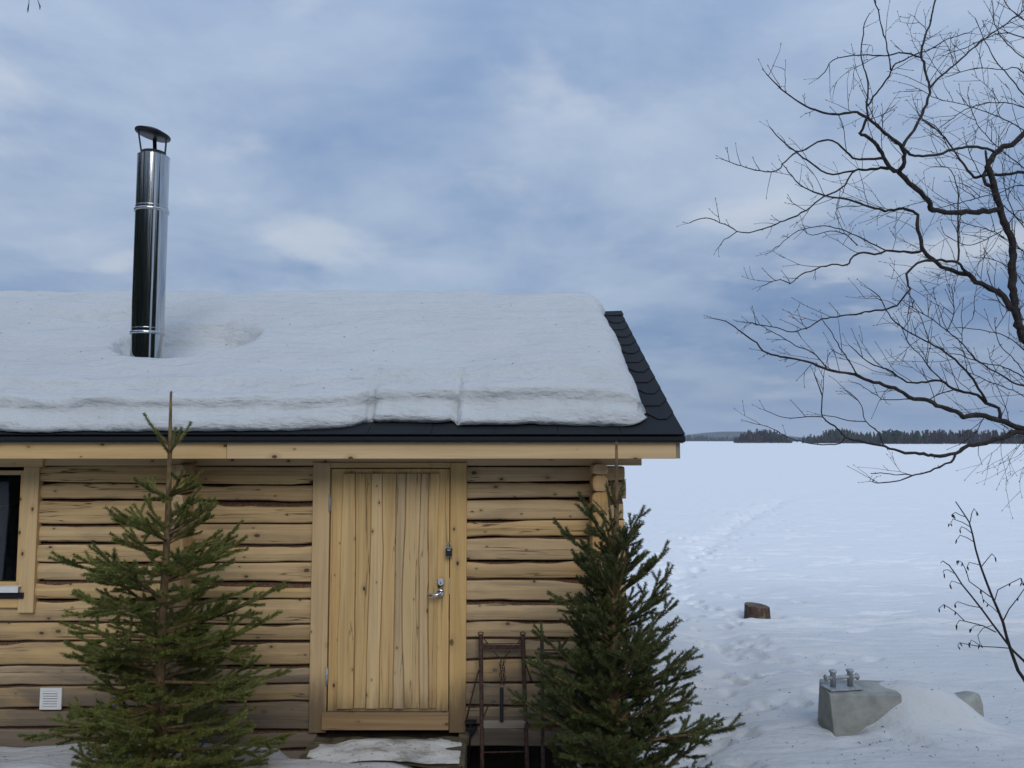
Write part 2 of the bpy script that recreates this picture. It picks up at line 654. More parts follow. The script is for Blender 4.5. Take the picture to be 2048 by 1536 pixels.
def dense(segs):
    """Concatenate [start, stop, step] runs (step may be a (first, last) geometric pair)."""
    out = []
    for a, b, s in segs:
        if isinstance(s, tuple):
            x, st = a, s[0]
            n = max(2, int((b - a) / ((s[0] + s[1]) / 2)))
            k = (s[1] / s[0]) ** (1 / n)
            run = [a]
            while run[-1] + st < b:
                run.append(run[-1] + st)
                st *= k
            out += run
        else:
            out += list(np.arange(a, b - s * 0.25, s))
    out.append(segs[-1][1])
    return np.array(out)


gx = dense([(-6000, -200, 400.0), (-200, -20, 12.0), (-20, -4.5, 1.0), (-4.5, -1.2, 0.06), (-1.2, 6.5, 0.035),
            (6.5, 14, 0.05), (14, 24, 0.2), (24, 200, (0.5, 25.0)), (200, 6000, 400.0)])
gy = dense([(-3000, -200, 400.0), (-200, -20, 15.0), (-20, 2, 1.0), (2, 4.7, 0.15), (4.7, 13.5, 0.035), (13.5, 40, (0.05, 0.22)),
            (40, 200, (0.3, 12.0)), (200, 9000, 400.0)])
GX, GY = np.meshgrid(gx, gy, indexing='ij')


def ground_base(x, y):
    x, y = np.asarray(x, float), np.asarray(y, float)
    yy = [-40, -3, 0.5, 3.0, 4.6, 5.3, 6.2, 8.0, 11.6, 17.0, 23.0]
    zz_ = [1.2, 0.80, 0.66, 0.36, 0.13, 0.10, -0.07, -0.22, -0.46, -0.84, -0.90]
    z = np.interp(y, yy, zz_)
    for d in (0.3, 0.6):
        z = (z + np.interp(y - d, yy, zz_) + np.interp(y + d, yy, zz_)) / 3.0
    # shallow shore undulation, fading out on the ice
    sh = 1 - sstep(13, 22, y)
    z = z + sh * (0.16 * fbm(x * 0.30 + 3, y * 0.30 + 8, 3) + 0.05 * fbm(x * 1.1, y * 1.1, 3))
    ice = sstep(14, 24, y) * (1 - sstep(60, 160, y))
    z = z + ice * 0.035 * fbm(x * 0.22, y * 0.8, 4)
    # wind-packed streaks
    st = fbm(x * 0.8 + 40, y * 3.2, 3)
    z = z - 0.05 * sstep(0.22, 0.50, st) * sstep(8, 12, y) * (1 - sstep(40, 90, y))
    return z


GZ = ground_base(GX, GY)


def on_ground(px, py, dz=0.0):
    """Where the view ray through a pixel meets the unmodelled ground."""
    lo, hi = 3.0, 400.0
    for _ in range(60):
        mid = (lo + hi) / 2
        p = P(px, py, mid)
        if p.z > float(ground_base(p.x, p.y)) + dz:
            lo = mid
        else:
            hi = mid
    return P(px, py, (lo + hi) / 2)


def stamp(cx, cy, rx, ry, ang, depth, rim=0.25, power=2.0):
    r = max(rx, ry) * 2.2
    i0, i1 = np.searchsorted(gx, (cx - r, cx + r))
    j0, j1 = np.searchsorted(gy, (cy - r, cy + r))
    if i1 - i0 < 2 or j1 - j0 < 2:
        return
    X, Y = GX[i0:i1, j0:j1] - cx, GY[i0:i1, j0:j1] - cy
    c, s = math.cos(ang), math.sin(ang)
    u, v = (X * c + Y * s) / rx, (-X * s + Y * c) / ry
    d = np.sqrt(u * u + v * v)
    GZ[i0:i1, j0:j1] -= depth * np.exp(-d ** power) - depth * rim * np.exp(-((d - 1.45) / 0.35) ** 2)


# trampled way from the cabin down to the ice and away over the lake
path_px = [(1330, 1536), (1400, 1460), (1450, 1390), (1480, 1330), (1450, 1280), (1400, 1230), (1360, 1190), (1350, 1150),
           (1400, 1100), (1455, 1060), (1510, 1025), (1580, 995), (1680, 972), (1740, 955)]
path = [on_ground(*q) for q in path_px]
rs = random.Random(5)
for k in range(len(path) - 1):
    a, b = path[k], path[k + 1]
    L = (b - a).length
    ang = math.atan2(b.y - a.y, b.x - a.x)
    near = a.y < 12
    n = int(L / (0.085 if near else 0.16))
    wid = 0.70 if near else (0.85 if a.y < 35 else 0.7)
    for q in range(n):
        t = rs.random()
        c = a.lerp(b, t)
        off = rs.gauss(0, wid)
        s = rs.uniform(0.75, 1.25) * (1.0 if near else 1.5)
        stamp(c.x - math.sin(ang) * off, c.y + math.cos(ang) * off, 0.15 * s, 0.07 * s, ang + rs.gauss(0, 0.5),
              rs.uniform(0.02, 0.055) * (1.15 if near else 1.7), 0.22, 3.0)
    for q in range(int(L / 0.5) + 1):
        c = a.lerp(b, rs.random())
        stamp(c.x, c.y, 0.6, 0.35, ang, 0.035, 0.0)
# loose single prints beside it
for (px, py) in [(1440, 1010), (1455, 1022), (1448, 1035), (1462, 1048), (1470, 1000), (1535, 1060), (1620, 1052), (1640, 1010),
                 (1330, 1165), (1345, 1185), (1700, 1120), (1640, 1130), (1860, 1135), (1960, 1120), (1800, 1190), (1660, 1180),
                 (1750, 1240), (1600, 1238), (1690, 1248), (1720, 1262), (1880, 1240), (1430, 1130), (1500, 1140), (1580, 1150)]:
    c = on_ground(px, py)
    s = 1.0 + c.y * 0.04
    stamp(c.x, c.y, 0.20 * s, 0.07 * s, rs.gauss(0, 0.4), 0.055, 0.3)
for q in range(90):                                     # drifting small hollows over the shore snow
    c = on_ground(rs.uniform(1300, 2040), rs.uniform(1090, 1500))
    stamp(c.x, c.y, rs.uniform(0.1, 0.35), rs.uniform(0.04, 0.1), rs.gauss(0, 0.3), rs.uniform(0.010, 0.03), 0.2)

# the concrete block under its snow cap, the chopping stump's melted ring
BLK = on_ground(1690, 1462)
GZ += 0.245 * np.exp(-(((GX - (BLK.x + 0.66)) / 0.50) ** 2 + ((GY - (BLK.y + 0.36)) / 0.44) ** 2) ** 2.4) * (1 + 0.3 * fbm(GX * 3, GY * 3, 4))
GZ += 0.12 * np.exp(-(((GX - (BLK.x + 0.75)) / 0.75) ** 2 + ((GY - (BLK.y + 0.1)) / 0.5) ** 2))
stamp(BLK.x - 0.05, BLK.y - 0.02, 0.30, 0.20, 0.0, 0.05, 0.0)
STP = on_ground(1522, 1236)
stamp(STP.x, STP.y + 0.02, 0.36, 0.36, 0, 0.09, 0.35)
stamp(STP.x + 0.5, STP.y - 1.0, 0.9, 0.22, 0.15, 0.07, 0.3)
stamp(STP.x + 1.9, STP.y - 0.7, 1.2, 0.16, -0.12, 0.06, 0.4)
# hollow melted along the wall by the leaning sledges, snow drawn up to the doorstep
GZ -= 0.34 * sstep(-0.36, -0.30, GX) * (1 - sstep(0.55, 0.9, GX)) * sstep(5.02 + DW, 5.14 + DW, GY) * (1 - sstep(7.0, 9.0, GY))
GZ += (0.13 + 0.05 * fbm(GX * 2.2, GY * 2.2, 3)) * sstep(-7, -5.5, GX) * (1 - sstep(-0.75, -0.30, GX)) * sstep(3.4, 4.6, GY) * (1 - sstep(5.42 + DW, 5.6 + DW, GY)) * (1 - 0.75 * sstep(4.90, 5.02, GY) * sstep(-1.6, -1.4, GX))
GZ -= 0.25 * sstep(5.42 + DW, 5.6 + DW, GY) * (1 - sstep(9.0, 10.5, GY)) * sstep(-6.0, -5.0, GX) * (1 - sstep(0.2, 0.7, GX))
V = np.stack([GX, GY, GZ], -1).reshape(-1, 3)
me = grid_mesh('snow_ground', V, len(gx), len(gy))
ground = link('ground', me, M['snow'], None, True)
tag(ground, 'snow covered shore and frozen lake reaching to the far woods', None, None, 'structure')


def gz_at(x, y):
    i = int(np.clip(np.searchsorted(gx, x) - 1, 0, len(gx) - 2))
    j = int(np.clip(np.searchsorted(gy, y) - 1, 0, len(gy) - 2))
    u, v = (x - gx[i]) / (gx[i + 1] - gx[i]), (y - gy[j]) / (gy[j + 1] - gy[j])
    return float((GZ[i, j] * (1 - u) + GZ[i + 1, j] * u) * (1 - v) + (GZ[i, j + 1] * (1 - u) + GZ[i + 1, j + 1] * u) * v)


# ------------------------------------------------------------------ far shore
def far_tree(mb, x, y, z, h, kind, rnd):
    """Add one small far tree: 0 conifer, 1 bare broadleaf, 2 round pine."""
    if kind == 0:
        w = h * rnd.uniform(0.20, 0.30)
        n = 7
        lay = 6
        for k in range(lay):
            f = k / lay
            zb, zt = z + h * (0.08 + 0.9 * f), z + h * min(1, 0.08 + 0.9 * f + 0.30)
            r = w * (1 - f) ** 0.85 + 0.1
            s = len(mb.v)
            for j in range(n):
                a = 2 * math.pi * (j + rnd.random() * 0.6) / n
                rr = r * rnd.uniform(0.65, 1.2)
                mb.v.append((x + rr * math.cos(a), y + rr * math.sin(a), zb + h * rnd.uniform(-0.03, 0.03)))
            mb.v.append((x, y, zt))
            for j in range(n):
                mb.face((s + j, s + (j + 1) % n, s + n), 0)
    elif kind == 1:
        pale = 2 if rnd.random() < 0.3 else 1
        mb.tube([(x, y, z), (x, y, z + h * 0.5), (x + rnd.gauss(0, .3), y, z + h)], [0.16, 0.12, 0.03], 3, pale, False)
        for k in range(60):
            f = rnd.uniform(0.15, 0.98)
            a = rnd.uniform(0, 6.28)
            l = h * rnd.uniform(0.12, 0.30) * (1.15 - f * 0.7)
            b0 = Vector((x, y, z + h * f * 0.92))
            d = Vector((math.cos(a) * 0.6, math.sin(a) * 0.6, rnd.uniform(0.5, 1.1)))
            e = b0 + d * l
            wv_ = Vector((-math.sin(a), math.cos(a), 0)) * rnd.uniform(0.08, 0.22)
            s = len(mb.v)
            mb.v += [tuple(b0 - wv_), tuple(b0 + wv_), tuple(e + wv_ * 2.0), tuple(e - wv_ * 2.0)]
            mb.face((s, s + 1, s + 2, s + 3), 1)
    else:
        mb.tube([(x, y, z), (x, y, z + h * 0.6)], [0.3, 0.2], 5, 1, False)
        for k in range(60):
            a, e = rnd.uniform(0, 6.28), rnd.gauss(0, 0.45)
            r = h * 0.33 * rnd.random() ** 0.4
            c = Vector((x + r * math.cos(a) * math.cos(e), y + r * math.sin(a) * math.cos(e), z + h * 0.62 + r * math.sin(e) * 1.05))
            s = len(mb.v)
            q = h * 0.09
            for j in range(5):
                aa = 2 * math.pi * j / 5
                mb.v.append((c.x + q * math.cos(aa) * rnd.uniform(.6, 1.2), c.y + q * math.sin(aa), c.z + q * 0.5 * rnd.gauss(0, .5)))
            mb.v.append((c.x, c.y, c.z + q * 0.8))
            mb.v.append((c.x, c.y, c.z - q * 0.6))
            for j in range(5):
                mb.face((s + j, s + (j + 1) % 5, s + 5), 0)
                mb.face((s + (j + 1) % 5, s + j, s + 6), 0)


LAKE = -0.90
HK = 1.15
FM = [M['far_conifer'], M['far_bare'], M['far_pale']]
rf = random.Random(3)


def grove(name, label, x0px, x1px, D, depth, n, hfun, kindfun, kind='stuff', cat='trees'):
    mb = MB()
    for k in range(n):
        px = x0px + (x1px - x0px) * (k + rf.random()) / n
        y = D + depth * rf.random() ** 1.3
        x = (px - CX) / FPX * D * (1 + 0.2 * (y - D) / D)
        far_tree(mb, x, y, LAKE - 0.2, hfun(px) * rf.uniform(0.62, 1.18), kindfun(px), rf)
    # low brush along the foot of the wood
    for k in range(int(n * 1.2)):
        px = rf.uniform(x0px, x1px)
        far_tree(mb, (px - CX) / FPX * D, D - 2 + rf.uniform(0, 4), LAKE - 0.2, hfun(px) * rf.uniform(0.2, 0.5), 1, rf)
    o = mb.build(name, FM)
    return tag(o, label, cat, None, kind)


pxm = lambda px_high, D: px_high / FPX * D * HK
grove('island_wood', 'leafless brown thicket on the small snowy island next to the roof end', 1474, 1582, 780, 22, 130,
      lambda p: pxm(6 + 17 * math.sin(math.pi * min(1, max(0, (p - 1466) / 120))) ** 0.7, 780),
      lambda p: 1 if rf.random() < (0.9 if p < 1530 else 0.72) else 0)
grove('island_wood', 'mixed spruce and birch wood on the middle island across the ice', 1618, 1742, 720, 30, 190,
      lambda p: pxm(9 + 14 * min(1, (p - 1610) / 60) * (1 if p < 1705 else max(0.5, (1750 - p) / 45)), 720),
      lambda p: 0 if rf.random() < (0.62 if p < 1710 else 0.12) else 1)
grove('shore_wood', 'long mixed wood along the far shore behind the birch branches', 1752, 2300, 610, 50, 640,
      lambda p: pxm(21 if p < 1850 else 23, 610),
      lambda p: 0 if rf.random() < (0.92 if p < 1850 else (0.30 if p < 1880 else 0.12 + (0.35 if p > 2020 else 0))) else 1)
grove('shore_wood', 'thin dark strip of wood in the gap between the two islands', 1560, 1640, 1500, 30, 110,
      lambda p: pxm(6.5, 1500), lambda p: 0)
grove('shore_wood', 'low grey green wood on the far shore beside the black roof corner', 500, 1470, 1650, 60, 800,
      lambda p: pxm(11.5 if p < 1430 else 9, 1650), lambda p: 0 if rf.random() < 0.7 else 1)
for px, D, h, kd, lab in [(1776, 600, 29, 2, 'broad round pine crown, left of the two on the far shore'),
                          (1794, 596, 29, 2, 'broad round pine crown, right of the two on the far shore'),
                          (1683, 712, 29, 0, 'tallest pointed spruce on the middle island across the ice'),
                          (1545, 772, 22, 2, 'dark green pine at the right of the small island thicket')]:
    mb = MB()
    far_tree(mb, 0, 0, 0, pxm(h, D), kd, rf)
    o = mb.build('pine_tree' if kd == 2 else 'spruce_tree', FM)
    o.location = ((px - CX) / FPX * D, D, LAKE - 0.2)
    tag(o, lab, 'tree', 'landmark trees across the lake')

# low forested hills on the horizon
hx = np.linspace(-3200, 3800, 260)
hy = np.linspace(2300, 3600, 24)
HX, HY = np.meshgrid(hx, hy, indexing='ij')
pxs = CX + HX / 2900 * FPX
prof = 10 + 20 * np.exp(-((pxs - 1462) / 62) ** 2) + 9 * np.exp(-((pxs - 1360) / 200) ** 2) + 6 * np.exp(-((pxs - 900) / 300) ** 2) \
    + 10 * np.exp(-((pxs - 2200) / 200) ** 2)
across = np.sin(np.clip((HY - 2300) / 1300, 0, 1) * math.pi) ** 0.7
HZ = LAKE - 1.5 + prof * across + 2.2 * across * fbm(HX / 30, HY / 30, 3)
o = link('hill', grid_mesh('hill', np.stack([HX, HY, HZ], -1).reshape(-1, 3), 260, 24), M['hill'], None, True)
tag(o, 'low blue wooded hill on the horizon', None, None, 'structure')

# ------------------------------------------------------------------ cabin
cabin = empty('log_cabin', 'low log cabin with a snow laden black shingle roof and pine door', 'cabin', loc=(0, YW, ZG))
bpy.context.view_layer.update()


def part(name, mb, mats, parent=cabin, smooth=False, bevel=0.0):
    o = mb.build(name, mats, None, smooth, bevel)
    o.parent = parent
    o.matrix_parent_inverse = parent.matrix_world.inverted()
    return o


def hold(name, parent=cabin):
    """A part that only groups its pieces."""
    o = empty(name)
    o.parent = parent
    return o


XL, XR = -5.30, PX(1200, 1000, YW - 0.15) + 0.025                       # corner centre lines
XLEND, XREND = -5.50, PX(1250, 1050, YW)   # log tips past the corners
WIN_R, WIN_L = PX(71, 1050, YW) - 0.02, -4.42
DOOR_L, DOOR_R = PX(624, 1180, YW), PX(933, 1180, YW)
BND = [(931, 933, 932), (965, 971, 963), (1000, 1005, 998), (1048, 1048, 1040), (1088, 1090, 1074), (1125, 1124, 1121),
       (1163, 1166, 1160), (1200, 1198, 1202), (1245, 1250, 1242), (1282, 1284, 1277), (1332, 1334, 1318), (1372, 1368, 1365),
       (1418, 1402, 1411), (1456, 1462, 1452), (1497, 1500, 1493), (1538, 1540, 1530)]
SX = [PX(150, 1200, YW), PX(580, 1200, YW), PX(1000, 1200, YW)]
SZ = [[PZ(v, YW) for v in b] for b in BND]


def bound(i, x):
    return np.interp(x, SX, SZ[i])


def log_piece(i, xa, xb, y0=YW, thick=0.15, seed=0, jit=1.0):
    """Hewn log of course i between xa and xb: flat faced with wavy waney edges."""
    n = max(3, int((xb - xa) / 0.025))
    xs = np.linspace(xa, xb, n)
    zt, zb = bound(i, xs), bound(i + 1, xs)
    s = seed * 3.7
    gt = 0.003 + 0.027 * sstep(-0.10, 0.45, fbm(xs * 1.5 + s, i * 5.1 + xs * 0, 4)) * jit
    gb = 0.002 + 0.010 * sstep(-0.05, 0.45, fbm(xs * 1.7 + s, i * 5.1 + 50 + xs * 0, 4)) * jit
    zt = zt + 0.009 * jit * fbm(xs * 1.6, i * 3.3 + xs * 0, 4) - 0.0015
    zb = zb + 0.009 * jit * fbm(xs * 1.6, (i + 1) * 3.3 + xs * 0, 4) + 0.0015
    yo = y0 + 0.008 * fbm(xs * 0.8 + s, i * 7.7 + xs * 0, 2) + 0.004 * (hash((i, seed)) % 5 - 2)
    rings = []
    for k in range(n):
        t, b, y, a, c = zt[k], zb[k], yo[k], gt[k], gb[k]
        h = (t - b)
        rings.append([(xs[k], y + thick, b), (xs[k], y + 0.055, b + 0.001), (xs[k], y + 0.022, b + c * 0.6), (xs[k], y + 0.011, b + c + 0.001),
                      (xs[k], y + 0.002, b + c + 0.010), (xs[k], y - 0.005, b + h * 0.5), (xs[k], y + 0.002, t - a - 0.012), (xs[k], y + 0.009, t - a - 0.001),
                      (xs[k], y + 0.020, t - a * 0.6), (xs[k], y + 0.055, t - 0.001), (xs[k], y + thick, t)])
    mb = MB()
    mb.rings(rings, 0, True, True, [1, 1, 1, 0, 0, 0, 0, 1, 1, 1, 1])
    return mb


# wall courses; the window and the door interrupt them
WIN_TOP, WIN_BOT = PZ(936, YW), PZ(1198, YW)
for i in range(len(BND) - 1):
    zc = float(bound(i, -1.0) + bound(i + 1, -1.0)) / 2
    xr = XREND + 0.012 * math.sin(i * 2.1)
    segs = [(DOOR_R + 0.004 - 0.05, xr)] if i < 14 else []
    if i < 7:
        segs += [(WIN_R - 0.03, DOOR_L + 0.05), (XLEND, WIN_L + 0.03)]
    else:
        segs += [(XLEND, DOOR_L + 0.05)]
    for q, (a, b) in enumerate(segs):
        part('log', log_piece(i, a, b, seed=i * 5 + q), [M['log'], M['bark']], smooth=False)
# the squared top plate under the eaves, reaching past the corner
mb = MB()
mb.box((XLEND, YW - 0.012, PZ(931, YW)), (PX(1283, 925, YW), YW + 0.14, PZ(905, YW)))
part('wall_plate', mb, M['trim_h'], bevel=0.004)


def cross_logs(xc, seed, ylen):
    """Stack of side-wall logs whose rounded ends show at a corner."""
    rr = random.Random(seed)
    for i in range(-1, len(BND) - 3):
        top = (bound(i, xc) + bound(i + 1, xc)) / 2 if i >= 0 else bound(0, xc) + 0.02
        bot = (bound(i + 1, xc) + bound(i + 2, xc)) / 2
        h, cz = top - bot, (top + bot) / 2
        w = 0.108 + rr.uniform(-0.008, 0.012)
        y0 = YW - 0.155 - rr.uniform(0, 0.02)
        prof = []
        for k in range(14):
            a = 2 * math.pi * k / 14
            ca, sa = math.cos(a), math.sin(a)
            e = 0.55
            prof.append((abs(ca) ** e * math.copysign(w / 2, ca) * (1 + 0.05 * rr.uniform(-1, 1)),
                         abs(sa) ** (e + 0.12) * math.copysign(h / 2 - 0.002, sa)))
        mb_ = MB()
        mb_.rings([[(xc + x * s, y, cz + z * s) for x, z in prof] for y, s in
                   ((y0, 0.90), (y0 + 0.006, 1.0), (y0 + 0.3, 1.0), (y0 + ylen, 1.0))])
        part('log', mb_, M['log_end'])


cross_logs(XR - 0.025, 1, 4.6)
cross_logs(PX(352, 1030, 5.11), 2, 0.5)
cross_logs(XL, 3, 4.6)
# caulking and inner lining, near-black to put shade in the seams; window left open
mb = MB()
zt_, zb_ = PZ(905, YW), float(bound(14, 0)) + 0.02
for (xa, xb, za, zb2) in ((XL, WIN_L, zb_, zt_), (WIN_R, XR - 0.05, zb_, zt_), (WIN_L, WIN_R, zb_, WIN_BOT), (WIN_L, WIN_R, WIN_TOP, zt_)):
    mb.box((xa, YW + 0.062, za), (xb, YW + 0.10, zb2))
part('inner_lining', mb, M['shade_backing'])
mb = MB()
mb.box((XL, YW + 4.3, -0.4), (XR, YW + 4.42, PZ(905, YW)))
part('back_wall', mb, M['log'])
mb = MB()
mb.box((XL + 0.06, YW + 0.16, zb_ - 0.02), (XR - 0.09, YW + 4.29, zb_ + 0.06))
part('floor', mb, M['dark_room'])
mb = MB()
mb.box((XL + 0.08, YW + 0.9, -0.7), (XR - 0.10, YW + 1.0, zb_ - 0.025))
part('foundation', mb, M['shade_backing'])  # near-black colour keeps the open space under the floor in shade

# ---- roof
YE, YR_ = 4.86, 7.60
ZE = PZ(872, YE)
ZR = PZ(626, YR_)
SLOPE = math.atan2(ZR - ZE, YR_ - YE)
SL = math.hypot(ZR - ZE, YR_ - YE)
CS, SN = math.cos(SLOPE), math.sin(SLOPE)
RXL, RXR = -5.80, PX(1370, 872, YE)


def roofp(x, v, n=0.0):
    return (x, YE + v * CS - n * SN, ZE + v * SN + n * CS)


roof = hold('roof')
bpy.context.view_layer.update()
mb = MB()
for sgn in (1, -1):
    def rp(x, v, n):
        q = roofp(x, v, n)
        return q if sgn == 1 else (q[0], 2 * YR_ - q[1], q[2])
    mb.rings([[rp(x, 0, -0.012), rp(x, SL, -0.012), rp(x, SL, -0.05), rp(x, 0.0, -0.05)] for x in (RXL, RXR - 0.006)])
part('roof_deck', mb, M['barge'], roof)
# drip edge: black strip turned down over the fascia
mb = MB()
mb.rings([[(x, YE - 0.004, PZ(884.5, YE)), (x, YE - 0.012, PZ(880, YE)), roofp(x, -0.012, -0.002), roofp(x, 0.05, -0.002), roofp(x, 0.05, -0.010),
           (x, YE + 0.004, PZ(884.5, YE))] for x in (RXL, RXR)])
part('drip_edge', mb, M['shingle'], roof)
# underlay seen between the tabs
mb = MB()
mb.rings([[roofp(x, 0.05, -0.0015), roofp(x, SL - 0.002, -0.0015), roofp(x, SL - 0.002, -0.010), roofp(x, 0.05, -0.010)] for x in (RXL, RXR - 0.002)])
part('underlay', mb, M['shingle'], roof)
# shingle tabs: each a slab with a tapered lower edge, overlapping the course below
EXPO, TW = 0.235, 0.40


def shingle_mesh(xw0, xw1, cut):
    mb_ = MB()
    hgt = EXPO * 1.75
    c = min(0.075, (xw1 - xw0) * 0.35) if cut else 0.0
    poly = [(xw0, hgt), (xw0, EXPO * 0.55 if cut else 0.0), (xw0 + c, 0.0), (xw1 - c, 0.0), (xw1, EXPO * 0.55 if cut else 0.0), (xw1, hgt)]
    if not cut:
        poly = [(xw0, hgt), (xw0, 0.0), (xw1, 0.0), (xw1, hgt)]
    # tilt: the butt lies on the course below
    lift = lambda v: 0.0145 * (1 - v / hgt)
    top = [roofp(x, v, lift(v) + 0.005) for x, v in poly]
    bot = [roofp(x, v, lift(v)) for x, v in poly]
    o0 = Vector(roofp(0, 0, 0))
    mb_.rings([[Vector(p) - o0 for p in bot], [Vector(p) - o0 for p in top]])
    return mb_


rows = int(SL / EXPO) + 1
cache = {}
for r in range(rows):
    v0 = r * EXPO - (0.012 if r == 0 else 0.0)
    if v0 + EXPO * 1.75 > SL + 0.05:
        continue
    xend = RXR - 0.001
    xstart = 0.52 if r > 1 else RXL
    off = 0.0 if r % 2 == 0 else TW / 2
    x = xend
    first = True
    while x > xstart:
        w = TW if not (first and off) else off
        x0 = x - w
        key = (round(w, 3), r > 0)
        if key not in cache:
            cache[key] = shingle_mesh(0.0015, w - 0.0015, r > 0).mesh('shingle')
            cache[key].materials.append(M['shingle'])
        o = bpy.data.objects.new('shingle', cache[key])
        COL.objects.link(o)
        q = roofp(x0, v0, 0.0)
        o.location = Vector(q) + Vector((0, 0, random.uniform(0, 0.0015)))
        o.parent = roof
        o.matrix_parent_inverse = roof.matrix_world.inverted()
        x = x0
        first = False
# ridge caps at the bare end
for k in range(2):
    mb = MB()
    xa, xb = RXR - 0.012 - 0.24 * (k + 1), RXR + 0.002 - 0.24 * k
    ring = []
    for x, lf in ((xa, 0.016), (xb, 0.024)):
        q1, q2 = roofp(x, SL - 0.15, lf), roofp(x, SL, lf)
        q0 = (q1[0], 2 * YR_ - q1[1], q1[2])
        low = lambda q: (q[0], q[1], q[2] - 0.006)
        ring.append([q1, q2, q0, low(q0), low(q2), low(q1)])
    mb.rings(ring)
    part('ridge_cap', mb, M['shingle'], roof)
# fascia in two lengths, joint left of the door; barge boards
for xa, xb, dy in ((RXL + 0.03, PX(455, 900, 4.9) - 0.001, 0.001), (PX(455, 900, 4.9) + 0.001, PX(1351, 900, 4.9), 0.0)):
    mb = MB()
    mb.box((xa, 4.885 + dy, PZ(917.5, 4.885)), (xb, 4.91 + dy, PZ(884.0, 4.885)))
    part('fascia', mb, M['trim_h'], roof, bevel=0.003)
for sgn in (1, -1):
    mb = MB()
    x0, x1 = PX(1351, 900, 4.9) + 0.002, PX(1351, 900, 4.9) + 0.028
    y0 = 4.895
    za, zb2 = PZ(885, 4.9), PZ(917, 4.9)
    dz = math.tan(SLOPE) * (YR_ - y0)
    ring = []
    for x in (x0, x1):
        q = [(y0, zb2), (y0, za), (YR_, za + dz), (YR_, zb2 + dz)]
        if sgn == -1:
            q = [(2 * YR_ - y - (0.002 if y == YR_ else 0), z) for y, z in q]
        ring.append([(x, y, z) for y, z in q])
    mb.rings(ring)
    part('barge_board', mb, M['barge'], roof)
mb = MB()                                   # gable boarding at both ends
for x in (XR - 0.09, XL - 0.02):
    zq = PZ(905, YW)
    mb.rings([[(xx, YW + 0.12, zq - 0.02), (xx, 2 * YR_ - YW - 0.12, zq - 0.02), (xx, 2 * YR_ - YW - 0.12, ZE + 0.18), (xx, YR_, ZR - 0.09), (xx, YW + 0.12, ZE + 0.18)]
              for xx in (x, x + 0.06)])
part('gable', mb, M['log'], roof)

# ---- door
door = hold('door')
bpy.context.view_layer.update()
YT = YW - 0.028                            # face of the casing boards
ZD0, ZD1 = PZ(1462, YT), PZ(931, YT)


def board(name, x0, x1, z0, z1, y0, y1, mat, parent, bev=0.004):
    mb_ = MB()
    mb_.box((x0, y0, z0), (x1, y1, z1))
    return part(name, mb_, mat, parent, bevel=bev)


xl1, xr0 = PX(656, 1180, YT), PX(899.5, 1180, YT)
board('casing', DOOR_L, xl1, PZ(1466, YT), ZD1 + 0.02, YT, YT + 0.07, M['trim_v'], door)
board('casing', xr0, DOOR_R, PZ(1466, YT), ZD1 + 0.02, YT, YT + 0.07, M['trim_v'], door)
board('casing', xl1 + 0.001, xr0 - 0.001, PZ(935.5, YT), ZD1 + 0.02, YT + 0.002, YT + 0.07, M['trim_h'], door)
board('kick_board', xl1 - 0.022, xr0 - 0.001, PZ(1461, YT - 0.03), PZ(1428, YT - 0.03), YT - 0.028, YT - 0.003, M['kick'], door)
board('threshold', xl1 + 0.001, xr0 - 0.001, PZ(1428, YT) + 0.001, PZ(1425, YT), YT - 0.012, YT + 0.07, M['old'], door, 0.002)
YL = YT + 0.012
lx0, lx1 = xl1 + 0.007, xr0 - 0.006
board('leaf', lx0, lx1, PZ(1424, YL) + 0.004, PZ(937.5, YL), YL, YL + 0.05, M['door'], door)
PLK = [((688, 947), (683, 1146), (675, 1414)), ((711, 947), (710, 1146), (708, 1414)), ((744, 947), (741, 1146), (732, 1414)),
       ((767, 947), (764, 1146), (759, 1414)), ((794, 947), (792, 1146), (786, 1414)), ((813, 947), (806, 1120), (808, 1414)),
       ((844, 947), (838, 1110), (841, 1414)), ((859, 947), (855, 1146), (857, 1414)), ((879, 947), (875, 1146), (873, 1414))]
zk0, zk1 = PZ(1415, YL), PZ(947, YL)


def edge_x(k, z):
    c = PLK[k]
    zs = [PZ(c[2][1], YL), PZ(c[1][1], YL), PZ(c[0][1], YL)]
    xs = [PX(c[2][0], c[2][1], YL), PX(c[1][0], c[1][1], YL), PX(c[0][0], c[0][1], YL)]
    base = np.interp(z, zs, xs)
    return base + 0.015 * fbm(z * 1.5 + k * 7.7, z * 0 + k * 3.1, 3)


zz_ = np.linspace(zk0, zk1, 60)
for k in range(8):
    proud = (0.024, 0.014, 0.021, 0.012, 0.023, 0.013, 0.022, 0.015)[k]
    over = -0.0020
    xa, xb = edge_x(k, zz_) - (over if k else 0), edge_x(k + 1, zz_) + (over if k < 7 else 0)
    mb = MB()
    rings = []
    e = 0.0035
    for z, a, b in zip(zz_, xa, xb):
        y = YL - proud
        rings.append([(a, YL - 0.001, z), (a, y + e, z), (a + e, y, z), (b - e, y, z), (b, y + e, z), (b, YL - 0.001, z)])
    mb.rings(rings)
    part('plank', mb, M['door'], door)
for zpx in (1006, 1353):
    mb = MB()
    hxp = xl1 + 0.003
    z0, z1 = PZ(zpx + 17, YT), PZ(zpx - 17, YT)
    mb.lathe([(0.0075, z0), (0.0075, z1)], (hxp, YT - 0.004, 0), 12)
    mb.lathe([(0.004, z1 + 0.0005), (0.0055, z1 + 0.004), (0.002, z1 + 0.010)], (hxp, YT - 0.004, 0), 10)
    part('hinge', mb, M['galv'], door, True)
# lever handle, cylinder and strike plate
yh = YL - 0.020
hx0, hz0 = PX(881, 1187, yh), PZ(1187, yh)


